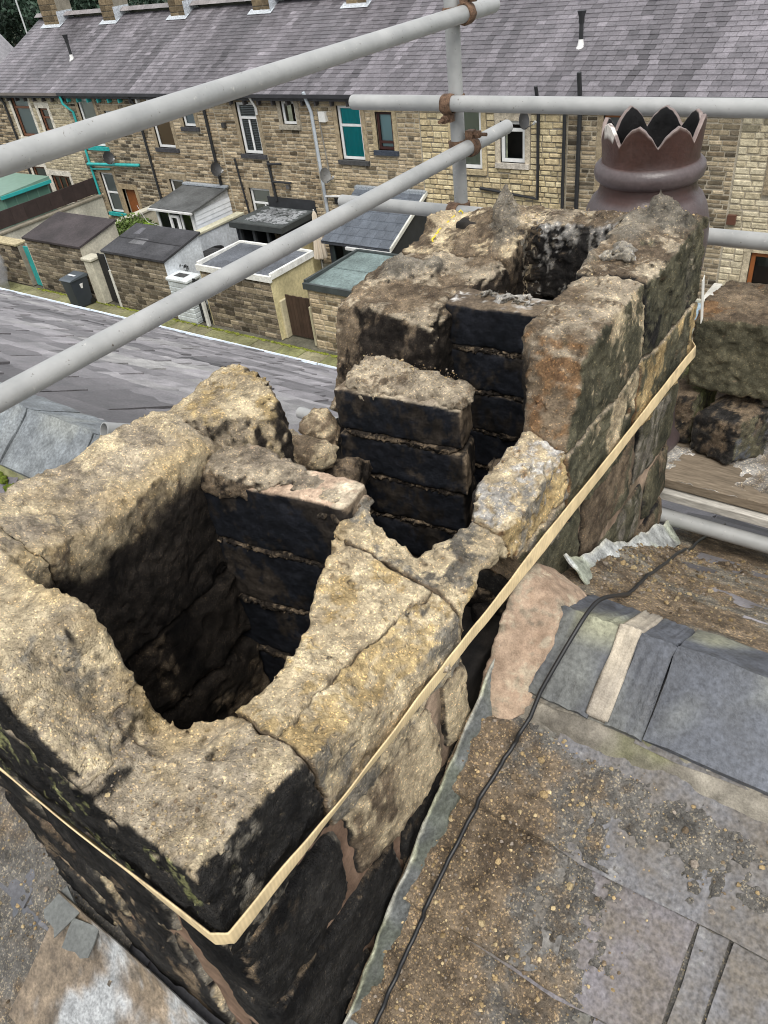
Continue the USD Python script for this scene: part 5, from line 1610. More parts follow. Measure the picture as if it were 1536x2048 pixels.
# satellite dishes on the walls
for x, z, rr, ax, lab in ((-27.85, -6.3, .30, .6, 'grey satellite dish above the turquoise horizontal pipe'), (-21.95, -6.42, .29, .5, 'dark satellite dish beside the black downpipe over the porch'), (-17.0, -6.35, .29, .45, 'dark satellite dish beside the pale grey downpipe'),
                          (-10.05, -4.62, .27, .3, 'satellite dish above the small white window of the cream house'), (-30.9, -5.6, .25, .6, 'pale satellite dish on the buff house at the left')):
    rr = rr * .8
    t = thing('satellite_dish', lab, 'satellite dish', 'satellite dishes on the terrace', (x, 19.62, z))
    prof = [(rr * s, .10 * rr / .3 * s * s) for s in np.linspace(0.02, 1, 7)]
    prof += [(p[0], p[1] + .012) for p in prof[::-1]]
    v, f = lathe(prof, 24)
    a, b = math.radians(78), 1.35 + .3 * ax
    Rx = np.array([[1, 0, 0], [0, math.cos(a), -math.sin(a)], [0, math.sin(a), math.cos(a)]])
    Rz = np.array([[math.cos(b), -math.sin(b), 0], [math.sin(b), math.cos(b), 0], [0, 0, 1]])
    M = Rz @ Rx
    obj('dish', (v @ M.T, f), 'dull_metal', t, col=(.045, .046, .048) if 'pale' not in lab else (.16, .16, .155), smooth=35)
    obj('arm', tube([M @ [0, -rr * .9, .03], M @ [0, -rr * .55, .38]], .014, 6), 'dull_metal', t, col=(.08, .08, .08))
    obj('receiver', tube([M @ [0, -rr * .58, .34], M @ [0, -rr * .35, .42]], .035, 8), 'dull_metal', t, col=(.35, .35, .34))
    obj('bracket', tube([(0, .02, 0), (0, .22, 0), (0, .44, -.05)], .022, 6), 'dull_metal', t, col=(.08, .08, .08))


# ------------------------------------------------------------------ sheds, porches and yards
def shed(label, x0, x1, y0, y1, zf, zb, sty, pcol, side_col, roof_col, fascia=None, over=.07, roof_mat='felt', seams=0, name='stone_shed', cat='shed', seed=0):
    t = thing(name, label, cat)
    v, f = hexa([(x0, y0, G - .04), (x1, y0, G - .04), (x1, y1, G - .04), (x0, y1, G - .04)], [(x0, y0, zf - .06), (x1, y0, zf - .06), (x1, y1, zb - .06), (x0, y1, zb - .06)])
    obj('wall', (v, f), 'pointing', t, col=pcol)
    if sty:
        stone_courses(t, x0 + .005, x1 - .005, G, zf - .08, y0, [], sty, np.random.default_rng(2000 + seed), (.11, .18), (.22, .48))
    if side_col is not None:
        for xx, s in ((x1, 1), (x0, -1)):
            vv, ff = hexa([(xx, y0 - .012, G), (xx + s * .02, y0 - .012, G), (xx + s * .02, y1, G), (xx, y1, G)], [(xx, y0 - .012, zf - .065), (xx + s * .02, y0 - .012, zf - .065), (xx + s * .02, y1, zb - .065), (xx, y1, zb - .065)])
            obj('render', (vv, ff), 'render_paint', t, col=side_col)
    sl = (zb - zf) / (y1 - y0)
    ya, yb = y0 - over, y1 + over * .6
    za, zc = zf - sl * over, zb + sl * over * .6
    rf = obj('roof', hexa([(x0 - over, ya, za - .05), (x1 + over, ya, za - .05), (x1 + over, yb, zc - .05), (x0 - over, yb, zc - .05)], [(x0 - over, ya, za + .02), (x1 + over, ya, za + .02), (x1 + over, yb, zc + .02), (x0 - over, yb, zc + .02)]), roof_mat, t, col=roof_col)
    if fascia is not None:
        for b in (box(x0 - over - .03, x1 + over + .03, ya - .03, ya + .05, za - .10, za + .07), box(x1 + over - .05, x1 + over + .031, ya + .05, yb, zc - .10, zc + .071), box(x0 - over - .031, x0 - over + .05, ya + .05, yb, zc - .10, zc + .071), box(x0 - over + .05, x1 + over - .05, yb - .06, yb + .02, zc - .1, zc + .072)):
            obj('fascia', b, 'timber', t, col=fascia)
    for i in range(seams):
        tt = (i + 1) / (seams + 1)
        yy = lerp(ya, yb, tt); zz = lerp(za, zc, tt) + .024
        obj('seam', box(x0 - over + .06, x1 + over - .06, yy - .03, yy + .03, zz - .012, zz + .008), roof_mat, rf, col=np.array(roof_col) * .8)
    return t


shed('stone shed with a plain brown black roof and cream side wall behind the wheelie bin', -26.72, -23.58, 14.5, 16.1, -7.52, -7.19, S_SHED, P_GREY, (.62, .58, .47), (.040, .033, .034), seed=1)
shed('stone shed with a patched black felt roof and white side wall', -22.3, -19.4, 14.5, 16.05, -7.50, -7.19, S_SHED, P_GREY, (.66, .70, .74), (.040, .040, .044), seams=1, seed=2)
shed('dark stone shed with a white edged grey flat roof and cream yellow side', -17.98, -15.18, 14.62, 16.45, -7.56, -7.50, S_SOOTY, P_GREY, (.66, .58, .33), (.085, .092, .105), fascia=(.70, .70, .66), over=.05, seed=3)
shed('tan stone shed with a green grey flat roof', -13.82, -11.1, 14.62, 16.95, -7.56, -7.50, S_TAN, P_LIGHT, (.33, .27, .18), (.13, .17, .165), fascia=(.05, .06, .06), over=.06, seams=1, seed=4)

# slate roofed lean-to, black sided, right
P3 = thing('lean_to', 'glazed black lean-to with a blue grey slate roof', 'lean-to')
obj('side_wall', hexa([(-13.55, 18.05, G), (-13.45, 18.05, G), (-13.45, 19.98, G), (-13.55, 19.98, G)], [(-13.55, 18.05, -7.72), (-13.45, 18.05, -7.72), (-13.45, 19.98, -6.82), (-13.55, 19.98, -6.82)]), 'timber', P3, col=(.022, .026, .03))
obj('side_wall', hexa([(-15.85, 18.05, G), (-15.75, 18.05, G), (-15.75, 19.98, G), (-15.85, 19.98, G)], [(-15.85, 18.05, -7.72), (-15.75, 18.05, -7.72), (-15.75, 19.98, -6.82), (-15.85, 19.98, -6.82)]), 'timber', P3, col=(.022, .026, .03))
obj('front_frame', frame_bars(-15.75, -13.55, G, -7.74, 18.04, .10, (('v', .33), ('v', .66))), 'timber', P3, col=(.025, .035, .035))
obj('glass', quad_y(-15.7, -13.6, 18.085, G + .1, -7.8), 'pane', P3)
obj('blind', box(-15.7, -13.6, 18.5, 18.52, G + .1, -7.8), 'cloth', P3, col=(.28, .34, .33))
rf = obj('roof', hexa([(-16.0, 17.88, -7.80), (-13.36, 17.88, -7.80), (-13.36, 19.97, -6.80), (-16.0, 19.97, -6.80)], [(-16.0, 17.88, -7.72), (-13.36, 17.88, -7.72), (-13.36, 19.97, -6.72), (-16.0, 19.97, -6.72)]), 'felt', P3, col=(.05, .055, .065))
r = np.random.default_rng(44)
for i in range(7):
    x = -15.98
    while x < -13.4:
        w = min(r.uniform(.26, .36), -13.38 - x)
        t0, t1 = i / 7, min((i + 1.25) / 7, 1)
        ya, yb = lerp(17.86, 19.96, t0), lerp(17.86, 19.96, t1)
        za, zb = lerp(-7.72, -6.71, t0), lerp(-7.72, -6.71, t1)
        v, f = hexa([(x + .004, ya, za + .014), (x + w - .004, ya, za + .014), (x + w - .004, yb, zb + .002), (x + .004, yb, zb + .002)], [(x + .004, ya, za + .028), (x + w - .004, ya, za + .028), (x + w - .004, yb, zb + .012), (x + .004, yb, zb + .012)])
        obj('slate', (v, f), 'far_slate', rf, col=np.array([.085, .098, .118]) * r.uniform(.93, 1.07))
        x += w
obj('edge_trim', hexa([(-13.40, 17.86, -7.78), (-13.34, 17.86, -7.78), (-13.34, 19.97, -6.78), (-13.40, 19.97, -6.78)], [(-13.40, 17.86, -7.665), (-13.34, 17.86, -7.665), (-13.34, 19.97, -6.665), (-13.40, 19.97, -6.665)]), 'timber', P3, col=(.55, .55, .50))
obj('gutter', box(-15.0, -13.36, 17.78, 17.86, -7.86, -7.78), 'dull_metal', P3, col=(.55, .56, .55))
obj('flashing', box(-16.0, -13.36, 19.84, 19.985, -6.78, -6.66), 'lead', P3, col=(.27, .30, .33))

# black flat roofed lean-to in the middle
P2 = thing('lean_to', 'black timber lean-to with a lichen whitened flat roof and open front', 'lean-to')
obj('side_wall', box(-18.0, -17.92, 18.3, 19.98, G, -7.76), 'timber', P2, col=(.020, .024, .03))
for i in range(3):
    obj('cladding', box(-17.92, -17.90, 18.3, 19.98, -8.3 - .5 * i, -7.83 - .5 * i), 'timber', P2, col=(.022, .027, .034))
obj('side_wall', box(-20.1, -20.02, 18.3, 19.98, G, -7.76), 'timber', P2, col=(.020, .024, .03))
for i in range(4):
    obj('post', box(-20.02 + .64 * i, -19.92 + .64 * i, 18.32, 18.42, G, -7.76), 'timber', P2, col=(.05, .055, .06))
rf = obj('roof', box(-20.2, -17.86, 18.15, 19.95, -7.75, -7.62), 'felt', P2, col=(.055, .062, .062))
r = np.random.default_rng(45)
L = []
for i in range(420):
    x, y = r.uniform(-19.85, -18.1), r.uniform(18.5, 19.85)
    th_ = np.sort(r.uniform(0, 2 * np.pi, 9)); rr = r.uniform(.02, .085)
    p = np.stack([x + rr * 1.5 * np.cos(th_) * r.uniform(.5, 1.2, 9), y + rr * np.sin(th_) * r.uniform(.5, 1.2, 9), np.full(9, -7.613 + r.uniform(-.002, .002))], 1)
    L.append((np.vstack([p, [[x, y, -7.608]]]), np.array([[9, j, (j + 1) % 9] for j in range(9)]), np.array([.22, .23, .24]) * r.uniform(.6, 1.2)))
q = join(L)
obj('lichen', q[:2], 'felt', rf, col=q[2], kind='stuff')
for b in (box(-20.22, -17.84, 18.13, 18.22, -7.78, -7.60), box(-17.93, -17.841, 18.22, 19.95, -7.78, -7.601)):
    obj('fascia', b, 'timber', P2, col=(.04, .045, .045))
obj('upstand', box(-20.0, -17.86, 19.95, 19.985, -7.75, -7.28), 'timber', P2, col=(.025, .027, .03))

# white clad porch
P1 = thing('porch', 'white clad porch with a grey felt pent roof', 'porch')
zf_, zb_ = -7.38, -7.10
obj('side_wall', hexa([(-22.05, 18.2, G), (-21.95, 18.2, G), (-21.95, 19.98, G), (-22.05, 19.98, G)], [(-22.05, 18.2, zf_ - .06), (-21.95, 18.2, zf_ - .06), (-21.95, 19.98, zb_ - .06), (-22.05, 19.98, zb_ - .06)]), 'render_paint', P1, col=(.6, .62, .64))
for i in range(13):
    z0 = G + .15 * i
    if z0 + .15 < zf_ - .03:
        obj('cladding_board', hexa([(-21.95, 18.2, z0), (-21.925, 18.2, z0), (-21.925, 19.98, z0), (-21.95, 19.98, z0)], [(-21.95, 18.2, z0 + .145), (-21.94, 18.2, z0 + .145), (-21.94, 19.98, z0 + .145), (-21.95, 19.98, z0 + .145)]), 'plastic', P1, col=(.68, .71, .75))
obj('front_frame', frame_bars(-23.95, -22.05, G, zf_ - .08, 18.18, .09, (('v', .36), ('v', .68))), 'plastic', P1, col=WHITE)
obj('door_frame', frame_bars(-23.2, -22.72, -8.35, zf_ - .22, 18.10, .085, (), .07), 'plastic', P1, col=(.8, .8, .8))
obj('glass', quad_y(-23.9, -22.1, 18.22, G + .1, zf_ - .15), 'pane', P1)
obj('curtain', box(-23.9, -22.1, 18.7, 18.72, G + .1, zf_ - .15), 'cloth', P1, col=(.12, .12, .10))
obj('side_wall', box(-23.98, -23.95, 18.2, 19.98, G, zf_ - .06), 'render_paint', P1, col=(.6, .62, .62))
sl = (zb_ - zf_) / 1.8
obj('roof', hexa([(-24.1, 18.05, zf_ - .07), (-21.85, 18.05, zf_ - .07), (-21.85, 19.97, zb_ - .05), (-24.1, 19.97, zb_ - .05)], [(-24.1, 18.05, zf_), (-21.85, 18.05, zf_), (-21.85, 19.97, zb_), (-24.1, 19.97, zb_)]), 'felt', P1, col=(.075, .078, .078))
obj('gutter', box(-24.12, -21.84, 17.97, 18.05, zf_ - .09, zf_ - .03), 'dull_metal', P1, col=(.6, .6, .6))
obj('flashing', box(-24.1, -21.85, 19.80, 19.985, zb_ + .0, zb_ + .06), 'lead', P1, col=(.30, .33, .36))

# yard walls, fence and gates
def slab(name, b, mat, col, label, cat, group=None):
    return obj(name, b, mat, col=col, label=label, cat=cat, group=group)


def yard_wall(label, x, y0, y1, zt, col, cop, w=.26):
    t = thing('yard_wall', label, 'wall')
    obj('wall', box(x - w / 2, x + w / 2, y0, y1, G - .03, zt), 'render_paint', t, col=col)
    y = y0
    while y < y1 - .05:
        b = min(y + .62, y1)
        obj('coping', cbox(x - w / 2 - .05, x + w / 2 + .05, y + .004, b - .004, zt + .002, zt + .085, .012), 'render_paint', t, col=np.array(cop) * np.random.default_rng(int(y * 100)).uniform(.9, 1.05))
        y = b
    return t


W1 = yard_wall('whitewashed yard wall under the dark brown boarded fence at the left', -29.62, 14.75, 19.96, -7.95, (.60, .58, .49), (.30, .27, .21))
FN = thing('fence', 'dark brown board fence on top of the whitewashed wall', 'fence')
for i in range(9):
    y = 14.8 + i * .575
    obj('board', box(-29.66, -29.62, y, y + .570, -7.80, -7.20 - .003 * (i % 2)), 'timber', FN, col=np.array([.035, .024, .022]) * (1 + .12 * (i % 3)))
obj('rail', box(-29.70, -29.66, 14.8, 19.95, -7.72, -7.64), 'timber', FN, col=(.035, .024, .022))
yard_wall('cream topped yard wall beside the climbing green bush', -25.62, 16.2, 19.96, -7.95, (.55, .51, .40), (.60, .57, .47))
yard_wall('white yard wall with mossy cream coping beside the porch', -21.45, 16.2, 19.96, -8.0, (.62, .66, .70), (.58, .56, .42))
yard_wall('cream yellow yard wall behind the flat roofed shed', -17.3, 16.6, 19.0, -8.05, (.50, .43, .24), (.48, .42, .26))
WL = thing('lane_wall', 'sooty stone lane wall at the far left with broad tan coping', 'wall')
obj('wall', box(-30.2, -27.42, 14.5, 14.8, G, -7.93), 'pointing', WL, col=P_GREY)
stone_courses(WL, -30.2, -27.43, G, -7.95, 14.5, [], S_SOOTY, np.random.default_rng(9), (.12, .18), (.25, .5))
for i in range(3):
    obj('coping', cbox(-30.25 + i * .95, -29.32 + i * .95, 14.42, 14.9, -7.925, -7.83, .02), 'far_stone', WL, col=(.42, .36, .23))
GT = thing('yard_gate', 'turquoise boarded gate between the lane wall and the first shed', 'gate')
for i in range(4):
    obj('board', box(-27.30 + i * .135, -27.172 + i * .135, 14.62, 14.66, G + .02, -7.95), 'timber', GT, col=np.array(TEAL) * (.9 + .06 * (i % 2)))
obj('rail', box(-27.3, -26.76, 14.66, 14.69, -8.4, -8.28), 'timber', GT, col=TEAL)


def gate(label, x0, x1, y, zt, col, n):
    t = thing('yard_gate', label, 'gate')
    w = (x1 - x0) / n
    for i in range(n):
        obj('board', box(x0 + i * w + .004, x0 + (i + 1) * w - .004, y, y + .035, G + .04, zt - (.012 if i % 2 else 0)), 'timber', t, col=np.array(col) * (.9 + .2 * ((i * 7) % 3) / 2))
    obj('rail', box(x0, x1, y + .035, y + .065, G + .3, G + .4), 'timber', t, col=col)
    obj('rail', box(x0, x1, y + .035, y + .065, zt - .3, zt - .2), 'timber', t, col=col)
    return t


gate('black boarded gate beside the cream gate pillar', -22.93, -22.36, 14.62, -7.72, (.018, .018, .019), 5)
gate('black boarded gate beside the white brick pillar', -18.48, -18.14, 14.62, -8.0, (.02, .021, .023), 3)
gate('dark brown boarded gate between cream posts', -15.06, -14.06, 14.95, -8.14, (.055, .033, .024), 8)


def pillar(label, x0, x1, y0, y1, zt, col, cap=None, name='gate_pillar', ridged=0):
    t = thing(name, label, 'pillar')
    obj('shaft', cbox(x0, x1, y0, y1, G - .02, zt, .02), 'render_paint', t, col=col)
    if cap is not None:
        obj('cap', cbox(x0 - .05, x1 + .05, y0 - .05, y1 + .05, zt + .003, zt + .12, .03), 'render_paint', t, col=cap)
    for i in range(ridged):
        z = G + .05 + i * (zt - G - .05) / ridged
        obj('brick_course', cbox(x0 - .015, x1 + .015, y0 - .015, y1 + .015, z, z + (zt - G - .05) / ridged * .86, .012), 'render_paint', t, col=col)
    return t


pillar('cream rendered gate pillar right of the wheelie bin', -23.46, -23.02, 14.38, 14.76, -7.95, (.60, .57, .46), (.60, .57, .46))
pillar('thin white post right of the first black gate', -22.33, -22.23, 14.44, 14.56, -8.15, (.66, .65, .60), name='gate_post')
pb = pillar('white painted brick pillar at the corner of the felt roofed shed', -19.36, -18.52, 14.42, 14.95, -8.10, (.62, .67, .68), (.66, .70, .71), ridged=8)
obj('slot', box(-19.2, -18.75, 14.55, 14.80, -7.985, -7.97), 'timber', pb, col=(.05, .05, .05))
pillar('thin white post beside the second black gate', -18.12, -18.03, 14.42, 14.55, -8.2, (.66, .66, .62), name='gate_post')
pillar('broad cream gate post left of the brown gate', -15.66, -15.10, 14.78, 15.1, -8.28, (.56, .50, .34), name='gate_post')
pillar('narrow cream gate post right of the brown gate', -14.02, -13.84, 14.7, 15.1, -8.25, (.58, .53, .36), name='gate_post')

# green plastic lean-to, far left
GL = thing('green_shelter', 'green plastic sheeted shelter with turquoise roof edge at the far left', 'shelter')
obj('sheet', box(-33.6, -30.55, 16.3, 18.4, G, -7.05), 'plastic', GL, col=(.10, .20, .155))
obj('roof', hexa([(-33.7, 16.2, -7.04), (-30.45, 16.2, -7.04), (-30.45, 18.5, -7.04), (-33.7, 18.5, -7.04)], [(-33.7, 16.2, -6.90), (-30.45, 16.2, -6.90), (-30.45, 18.5, -6.80), (-33.7, 18.5, -6.80)]), 'plastic', GL, col=(.16, .26, .21))
obj('edge', box(-30.45, -30.40, 16.2, 18.5, -7.05, -6.93), 'plastic', GL, col=TEAL)
for i in range(5):
    obj('batten', box(-30.55, -30.52, 16.32 + i * .5, 16.37 + i * .5, G, -7.06), 'plastic', GL, col=(.13, .24, .19))

# wheelie bin on the lane
BIN = thing('wheelie_bin', 'dark blue grey wheelie bin with a white mark on its side', 'bin', None, (-23.78, 14.02, G))
bd = [(.225, .03), (.235, .06), (.275, .88), (.285, .93), (.285, .965)]
V = []
for w, z in bd:
    d_ = w * 1.18
    V.append([(-w, -d_, z), (-w * .82, -d_ * 1.05, z), (w * .82, -d_ * 1.05, z), (w, -d_, z), (w, d_, z), (-w, d_, z)])
V = np.array(V).reshape(-1, 3)
F = [[i * 6 + k, i * 6 + (k + 1) % 6, (i + 1) * 6 + (k + 1) % 6, (i + 1) * 6 + k] for i in range(4) for k in range(6)]
F = np.array(F)
rz = np.array([[math.cos(-1.5), -math.sin(-1.5), 0], [math.sin(-1.5), math.cos(-1.5), 0], [0, 0, 1]])
T_ = lambda vv: np.asarray(vv) @ np.array([[1, 0, 0], [0, 1, 0], [0, 0, 1]]).T
obj('body', (V, F), 'plastic', BIN, col=(.028, .035, .046), smooth=25)
lid = hull([(x * .31, y, z) for x in (-1, 1) for y, z in ((-.37, .965), (-.37, .985), (.36, .965), (.36, 1.03), (-.30, 1.015), (.30, 1.07))])
ld = obj('lid', lid, 'plastic', BIN, col=(.075, .09, .105))
obj('lid_stripe', box(-.20, .16, -.06, .02, 1.052, 1.062), 'plastic', ld, col=(.7, .72, .74))
obj('handle', tube([(-.25, .40, .95), (.25, .40, .95)], .018, 8), 'plastic', BIN, col=(.03, .035, .045))
for sx in (-1, 1):
    w_ = obj('wheel', tube([(sx * .20, .27, .10), (sx * .26, .27, .10)], .10, 16), 'plastic', BIN, col=(.01, .01, .01), smooth=35)
obj('white_mark', hull([(.279, -.04, .80), (.285, .09, .80), (.272, -.02, .66), (.278, .05, .64), (.292, .02, .76), (.283, .0, .64)]), 'plastic', BIN, col=(.66, .66, .66))

# folded parasol by the pale downpipe
PS = thing('parasol', 'folded cream parasol standing by the pale downpipe', 'parasol', None, (-16.75, 18.6, G))
obj('pole', tube([(0, 0, 0), (0, 0, 2.35)], .022, 8), 'dull_metal', PS, col=(.4, .4, .38))
nf = 48
V = []
for z, rr in ((2.3, .02), (2.2, .06), (1.7, .10), (1.2, .15), (.85, .19), (.80, .15)):
    a = np.arange(nf) / nf * 2 * np.pi
    q_ = rr * (1 + .28 * np.sin(a * 8))
    V.append(np.stack([q_ * np.cos(a), q_ * np.sin(a), np.full(nf, z)], 1))
V = np.vstack(V)
F = np.array([[(i + 1) * nf + k, (i + 1) * nf + (k + 1) % nf, i * nf + (k + 1) % nf, i * nf + k] for i in range(5) for k in range(nf)])
obj('canopy', (V, F), 'cloth', PS, col=(.60, .53, .43), smooth=40)
obj('base', lathe([(.02, .1), (.22, .07), (.24, 0)], 20), 'plastic', PS, col=(.1, .1, .1))

# odds and ends in the middle yard
TB = thing('garden_table', 'dark slatted garden table in the yard behind the felt roofed shed', 'table', None, (-20.2, 17.2, G))
for i in range(7):
    obj('slat', box(-.62, .62, -.45 + i * .13, -.45 + i * .13 + .115, 1.02, 1.05), 'timber', TB, col=(.035, .036, .038))
for sx in (-1, 1):
    for sy in (-1, 1):
        obj('leg', box(sx * .55 - .04, sx * .55 + .04, sy * .38 - .04, sy * .38 + .04, 0, 1.02), 'timber', TB, col=(.03, .03, .032))
obj('red_tub', lathe([(.0, .0), (.2, 0), (.26, .45), (.24, .45), (.19, .05), (0, .05)], 20, (-20.55, 18.3, G + .35)), 'plastic', col=(.3, .03, .03), smooth=35, label='red tub beside the black lean-to', cat='tub')
obj('black_pot', lathe([(.0, .0), (.18, 0), (.25, .5), (.22, .5), (.17, .06), (0, .06)], 20, (-20.95, 18.0, G + .4)), 'plastic', col=(.015, .015, .016), smooth=35, label='black plant tub left of the red tub', cat='tub')
obj('yard_wall_low', box(-4.30, -4.12, 16.6, 17.9, G, -7.5), 'render_paint', col=(.62, .60, .54), label='white yard wall low down right of the chimney stack', cat='wall')
shed('blue grey flat roofed shed low down right of the stack', -5.6, -3.0, 14.6, 15.6, -7.05, -7.0, S_TAN, P_LIGHT, None, (.17, .22, .25), fascia=(.40, .38, .30), over=.05, seed=5)
hx = thing('yard_hatch', 'flat red brown hatch cover by the white yard wall at the right', 'hatch')
obj('cover', box(-4.3, -3.3, 18.6, 19.7, G + .9, G + .98), 'felt', hx, col=(.10, .045, .035))
obj('base', box(-4.25, -3.35, 18.65, 19.65, G, G + .9), 'timber', hx, col=(.08, .06, .05))


# bushes: leaf faces scattered through their volume
def leaves(n, centre, radii, size, col, r, shape=None):
    d = r.normal(size=(n, 3)); d /= np.linalg.norm(d, axis=1, keepdims=True)
    rad = r.uniform(.55, 1.0, (n, 1)) ** .6
    p = d * rad
    p = p * (1 + .35 * fb(d * 1.0 + centre[0], 1.6, 3, 3))[:, None] * np.array(radii) + np.array(centre)
    a = r.normal(size=(n, 3)); a /= np.linalg.norm(a, axis=1, keepdims=True)
    b = np.cross(a, r.normal(size=(n, 3))); b /= np.linalg.norm(b, axis=1, keepdims=True)
    s = size * r.uniform(.6, 1.3, (n, 1))
    v = np.stack([p - a * s, p + b * s * .5, p + a * s, p - b * s * .5], 1).reshape(-1, 3)
    f = np.arange(n * 4).reshape(n, 4)
    clump = fb(p, 1.2 / max(radii), 3, 12)
    c = np.array(col) * np.repeat((r.uniform(.65, 1.35, n) * (1 + .5 * clump))[:, None], 4, 0)
    return v, f, c


r = np.random.default_rng(61)
BU = thing('bush', 'green climbing bush filling the yard behind the brown roofed shed', 'bush')
v, f, c = leaves(5200, (-24.75, 17.5, -8.45), (.8, 1.1, .75), .065, (.10, .15, .035), r)
obj('leaves', (v, f), 'leaf', BU, col=c)
v, f, c = leaves(1500, (-23.75, 17.45, -8.2), (.38, .42, .5), .065, (.22, .33, .045), r)
obj('bright_leaves', (v, f), 'leaf', BU, col=c)
obj('stem', tube([(-24.7, 17.3, G), (-24.65, 17.3, -8.9), (-24.5, 17.35, -8.4)], .04, 6), 'timber', BU, col=(.08, .06, .04))
B2 = thing('bush', 'small dark bush behind the white side wall of the felt roofed shed', 'bush')
v, f, c = leaves(1600, (-20.75, 16.75, -8.3), (.28, .3, .75), .055, (.045, .065, .03), r)
obj('leaves', (v, f), 'leaf', B2, col=c)
obj('stem', tube([(-20.75, 16.75, G), (-20.75, 16.75, -8.2)], .03, 6), 'timber', B2, col=(.08, .06, .04))

# dark trees beyond the end of the terrace, and a neighbouring roof
for i, (x, y, h_, w_, lab) in enumerate([(-54.5, 36, 10.5, 3.4, 'dark tree beyond the end house, right beside the pale mast'), (-60.5, 40, 11.5, 3.8, 'dark tree left of the pale mast, behind the neighbouring roof'), (-50.5, 37, 10.6, 3.2, 'dark tree rising behind the end chimney of the terrace'), (-68, 50, 12.5, 5.0, 'broad dark tree farthest behind at the top left'), (-60, 52, 12.5, 5.0, 'dark far tree seen through the gap beside the mast')]):
    T = thing('tree', lab, 'tree')
    obj('trunk', tube([(x, y, G), (x + .1, y, G + h_ * .3), (x, y + .1, G + h_ * .75)], [.35, .25, .1], 8), 'timber', T, col=(.05, .04, .03), smooth=True)
    L = []
    for j in range(9):
        d = r.normal(size=3) * np.array([.5, .5, .3]) * w_
        L.append(leaves(1000, (x + d[0], y + d[1], G + h_ * .66 + d[2]), (w_ * .5, w_ * .5, h_ * .22), .17, np.array([.030, .055, .036]) * r.uniform(.7, 1.3), r))
    q = join(L)
    obj('crown', q[:2], 'leaf', T, col=q[2])
    for j in range(4):
        a = r.uniform(0, 6.3)
        obj('limb', tube([(x, y, G + h_ * (.3 + .08 * j)), (x + math.cos(a) * w_ * .5, y + math.sin(a) * w_ * .5, G + h_ * (.5 + .08 * j))], [.12, .04], 6), 'timber', T, col=(.05, .04, .03))
NH = thing('neighbour_house', 'grey slate roofed house at the top left edge', 'house')
obj('wall', box(-52.5, -42.6, 25, 26.5, G, -3.95), 'far_stone', NH, col=(.2, .16, .11))
obj('roof', join([hexa([(-47.5, 24.8, .38), (-42.2, 24.8, -4.0), (-42.2, 26.6, -4.0), (-47.5, 26.6, .38)], [(-47.5, 24.8, .48), (-42.1, 24.8, -3.92), (-42.1, 26.6, -3.92), (-47.5, 26.6, .48)]),
                  hexa([(-52.8, 24.8, -4.0), (-47.5, 24.8, .38), (-47.5, 26.6, .38), (-52.8, 26.6, -4.0)], [(-52.9, 24.8, -3.92), (-47.5, 24.8, .48), (-47.5, 26.6, .48), (-52.9, 26.6, -3.92)])]), 'far_slate', NH, col=(.17, .165, .175))
for x_ in (-42.25, -44.4):
    obj('verge', box(x_, x_ + .3, 24.7, 26.7, -4.1 if x_ > -43 else -2.25, -3.80 if x_ > -43 else -2.1), 'lead', NH, col=(.26, .26, .25))
obj('gable', (np.array([[-52.5, 25, -3.97], [-42.6, 25, -3.97], [-47.5, 25, .2]]), np.array([[0, 1, 2]])), 'far_stone', NH, col=(.2, .16, .11))
MA = thing('mast', 'thin pale mast rising beyond the end of the terrace', 'mast', None, (-46.9, 30.3, G))
obj('shaft', tube([(0, 0, 0), (0, 0, 11.5)], [.05, .04], 8), 'dull_metal', MA, col=(.5, .52, .52))
obj('cap', tube([(0, 0, 11.5), (0, 0, 11.6)], .06, 8), 'dull_metal', MA, col=(.4, .4, .4))

# felt patches, a scar in the white wall, odds and ends along the yards
for i, (x0_, x1_, y0_, y1_) in enumerate([(-21.6, -20.9, 15.0, 15.35), (-20.6, -19.5, 14.6, 15.2), (-21.9, -21.6, 15.5, 15.9)]):
    zz = lambda y: lerp(-7.50, -7.19, (y - 14.5) / 1.55) + .026
    obj('felt_patch', (np.array([(x0_, y0_, zz(y0_)), (x1_, y0_ + .03, zz(y0_ + .03)), (x1_ - .05, y1_, zz(y1_)), (x0_ + .04, y1_ - .02, zz(y1_ - .02))]), np.array([[0, 1, 2, 3]])), 'felt', '/World/stone_shed_001', col=[(.11, .11, .115), (.052, .052, .056), (.09, .09, .1)][i])
r = np.random.default_rng(88)
L = []
for i in range(26):
    t = i / 26
    y, z = 15.05 + .16 * math.sin(t * 7) + .25 * t + r.normal(0, .03), -7.85 - .62 * t + r.normal(0, .02)
    s_ = r.uniform(.015, .05)
    L.append((np.array([(-19.372, y - s_, z - s_), (-19.372, y + s_ * 1.3, z - s_ * .4), (-19.372, y + s_, z + s_), (-19.372, y - s_ * .6, z + s_ * .8)]), np.array([[0, 1, 2, 3]])))
obj('scar', join(L), 'timber', '/World/stone_shed_001', col=(.16, .17, .18))
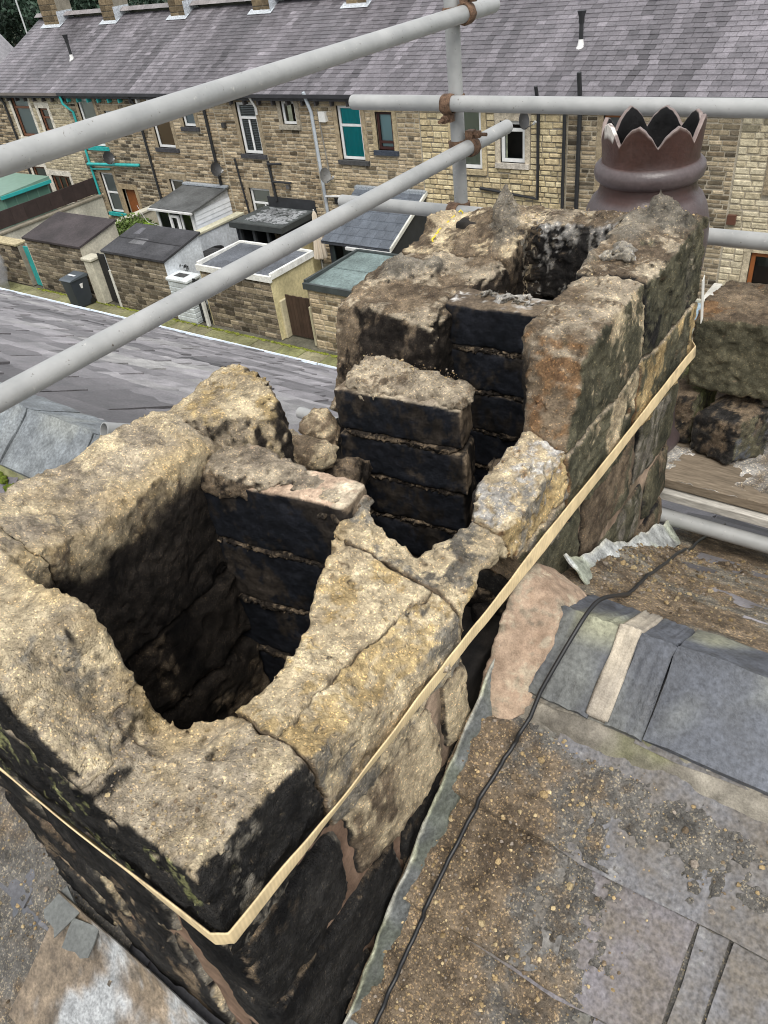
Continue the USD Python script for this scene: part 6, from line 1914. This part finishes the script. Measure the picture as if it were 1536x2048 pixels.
for i, (x, y, z, rr, c, lab) in enumerate([(-20.0, 16.6, G, .16, (.22, .10, .06), 'clay plant pot beside the small dark bush'), (-19.3, 17.6, G, .18, (.03, .03, .03), 'black plant pot in front of the black lean-to'), (-16.2, 17.2, G, .15, (.20, .19, .17), 'grey stone pot behind the yellow sided shed'), (-24.3, 16.5, G, .15, (.24, .11, .07), 'clay pot under the green climbing bush')]):
    P_ = thing('plant_pot', lab, 'plant pot', None, (x, y, z))
    obj('pot', lathe([(0, 0), (rr * .75, 0), (rr, rr * 1.8), (rr * 1.08, rr * 1.8), (rr * 1.08, rr * 2.0), (rr * .92, rr * 2.0), (rr * .9, rr * 1.7), (0, rr * 1.7)], 18), 'plastic', P_, col=c, smooth=35)
    v, f, c_ = leaves(260, (0, 0, rr * 2.9), (rr * 1.5, rr * 1.5, rr * 1.2), .05, (.07, .11, .03), r)
    obj('leaves', (v, f), 'leaf', P_, col=c_)
WLN = [(-25.5, 18.6, -7.6), (-23.8, 17.6, -7.75), (-21.5, 16.9, -7.7)]
obj('washing_line', tube(np.array([[np.interp(t, [0, 1, 2], [p[i] for p in WLN]) - (.0 if i < 2 else .04 * math.sin(t * 3.14)) for i in range(3)] for t in np.linspace(0, 2, 24)]), .008, 5), 'dull_metal', col=(.5, .5, .48), label='thin washing line across the yard behind the felt roofed shed', cat='washing line')
# steam from a flue by the lane wall, far left
m_ = trimesh.creation.icosphere(4, 1.0)
sv = np.array(m_.vertices)
sv = sv * (1 + .35 * fb(sv, 1.3, 3, 5))[:, None] * [1.0, .45, 1.1] + [-29.0, 13.9, -8.45]
MAT['steam'] = usdkit.material(stage, '/World/Looks/steam', {
    'g': ('geometry', {}), 'n': ('noise_texture', {'scale': 1.9, 'detail': 4.0, 'roughness': .6}), 'r': ('rgb_ramp', {'ramp': [(.42, (0, 0, 0)), (.75, (3.2, 3.2, 3.2))]}),
    'v': ('principled_volume', {'color': (.97, .97, .97), 'anisotropy': .1})},
    [('g.position', 'n.vector'), ('n.fac', 'r.fac'), ('r.color', 'v.density')], volume='v.volume')
obj('steam', (sv, np.array(m_.faces)), 'steam', label='puff of white steam drifting over the lane at the left edge', cat='steam', kind='stuff')
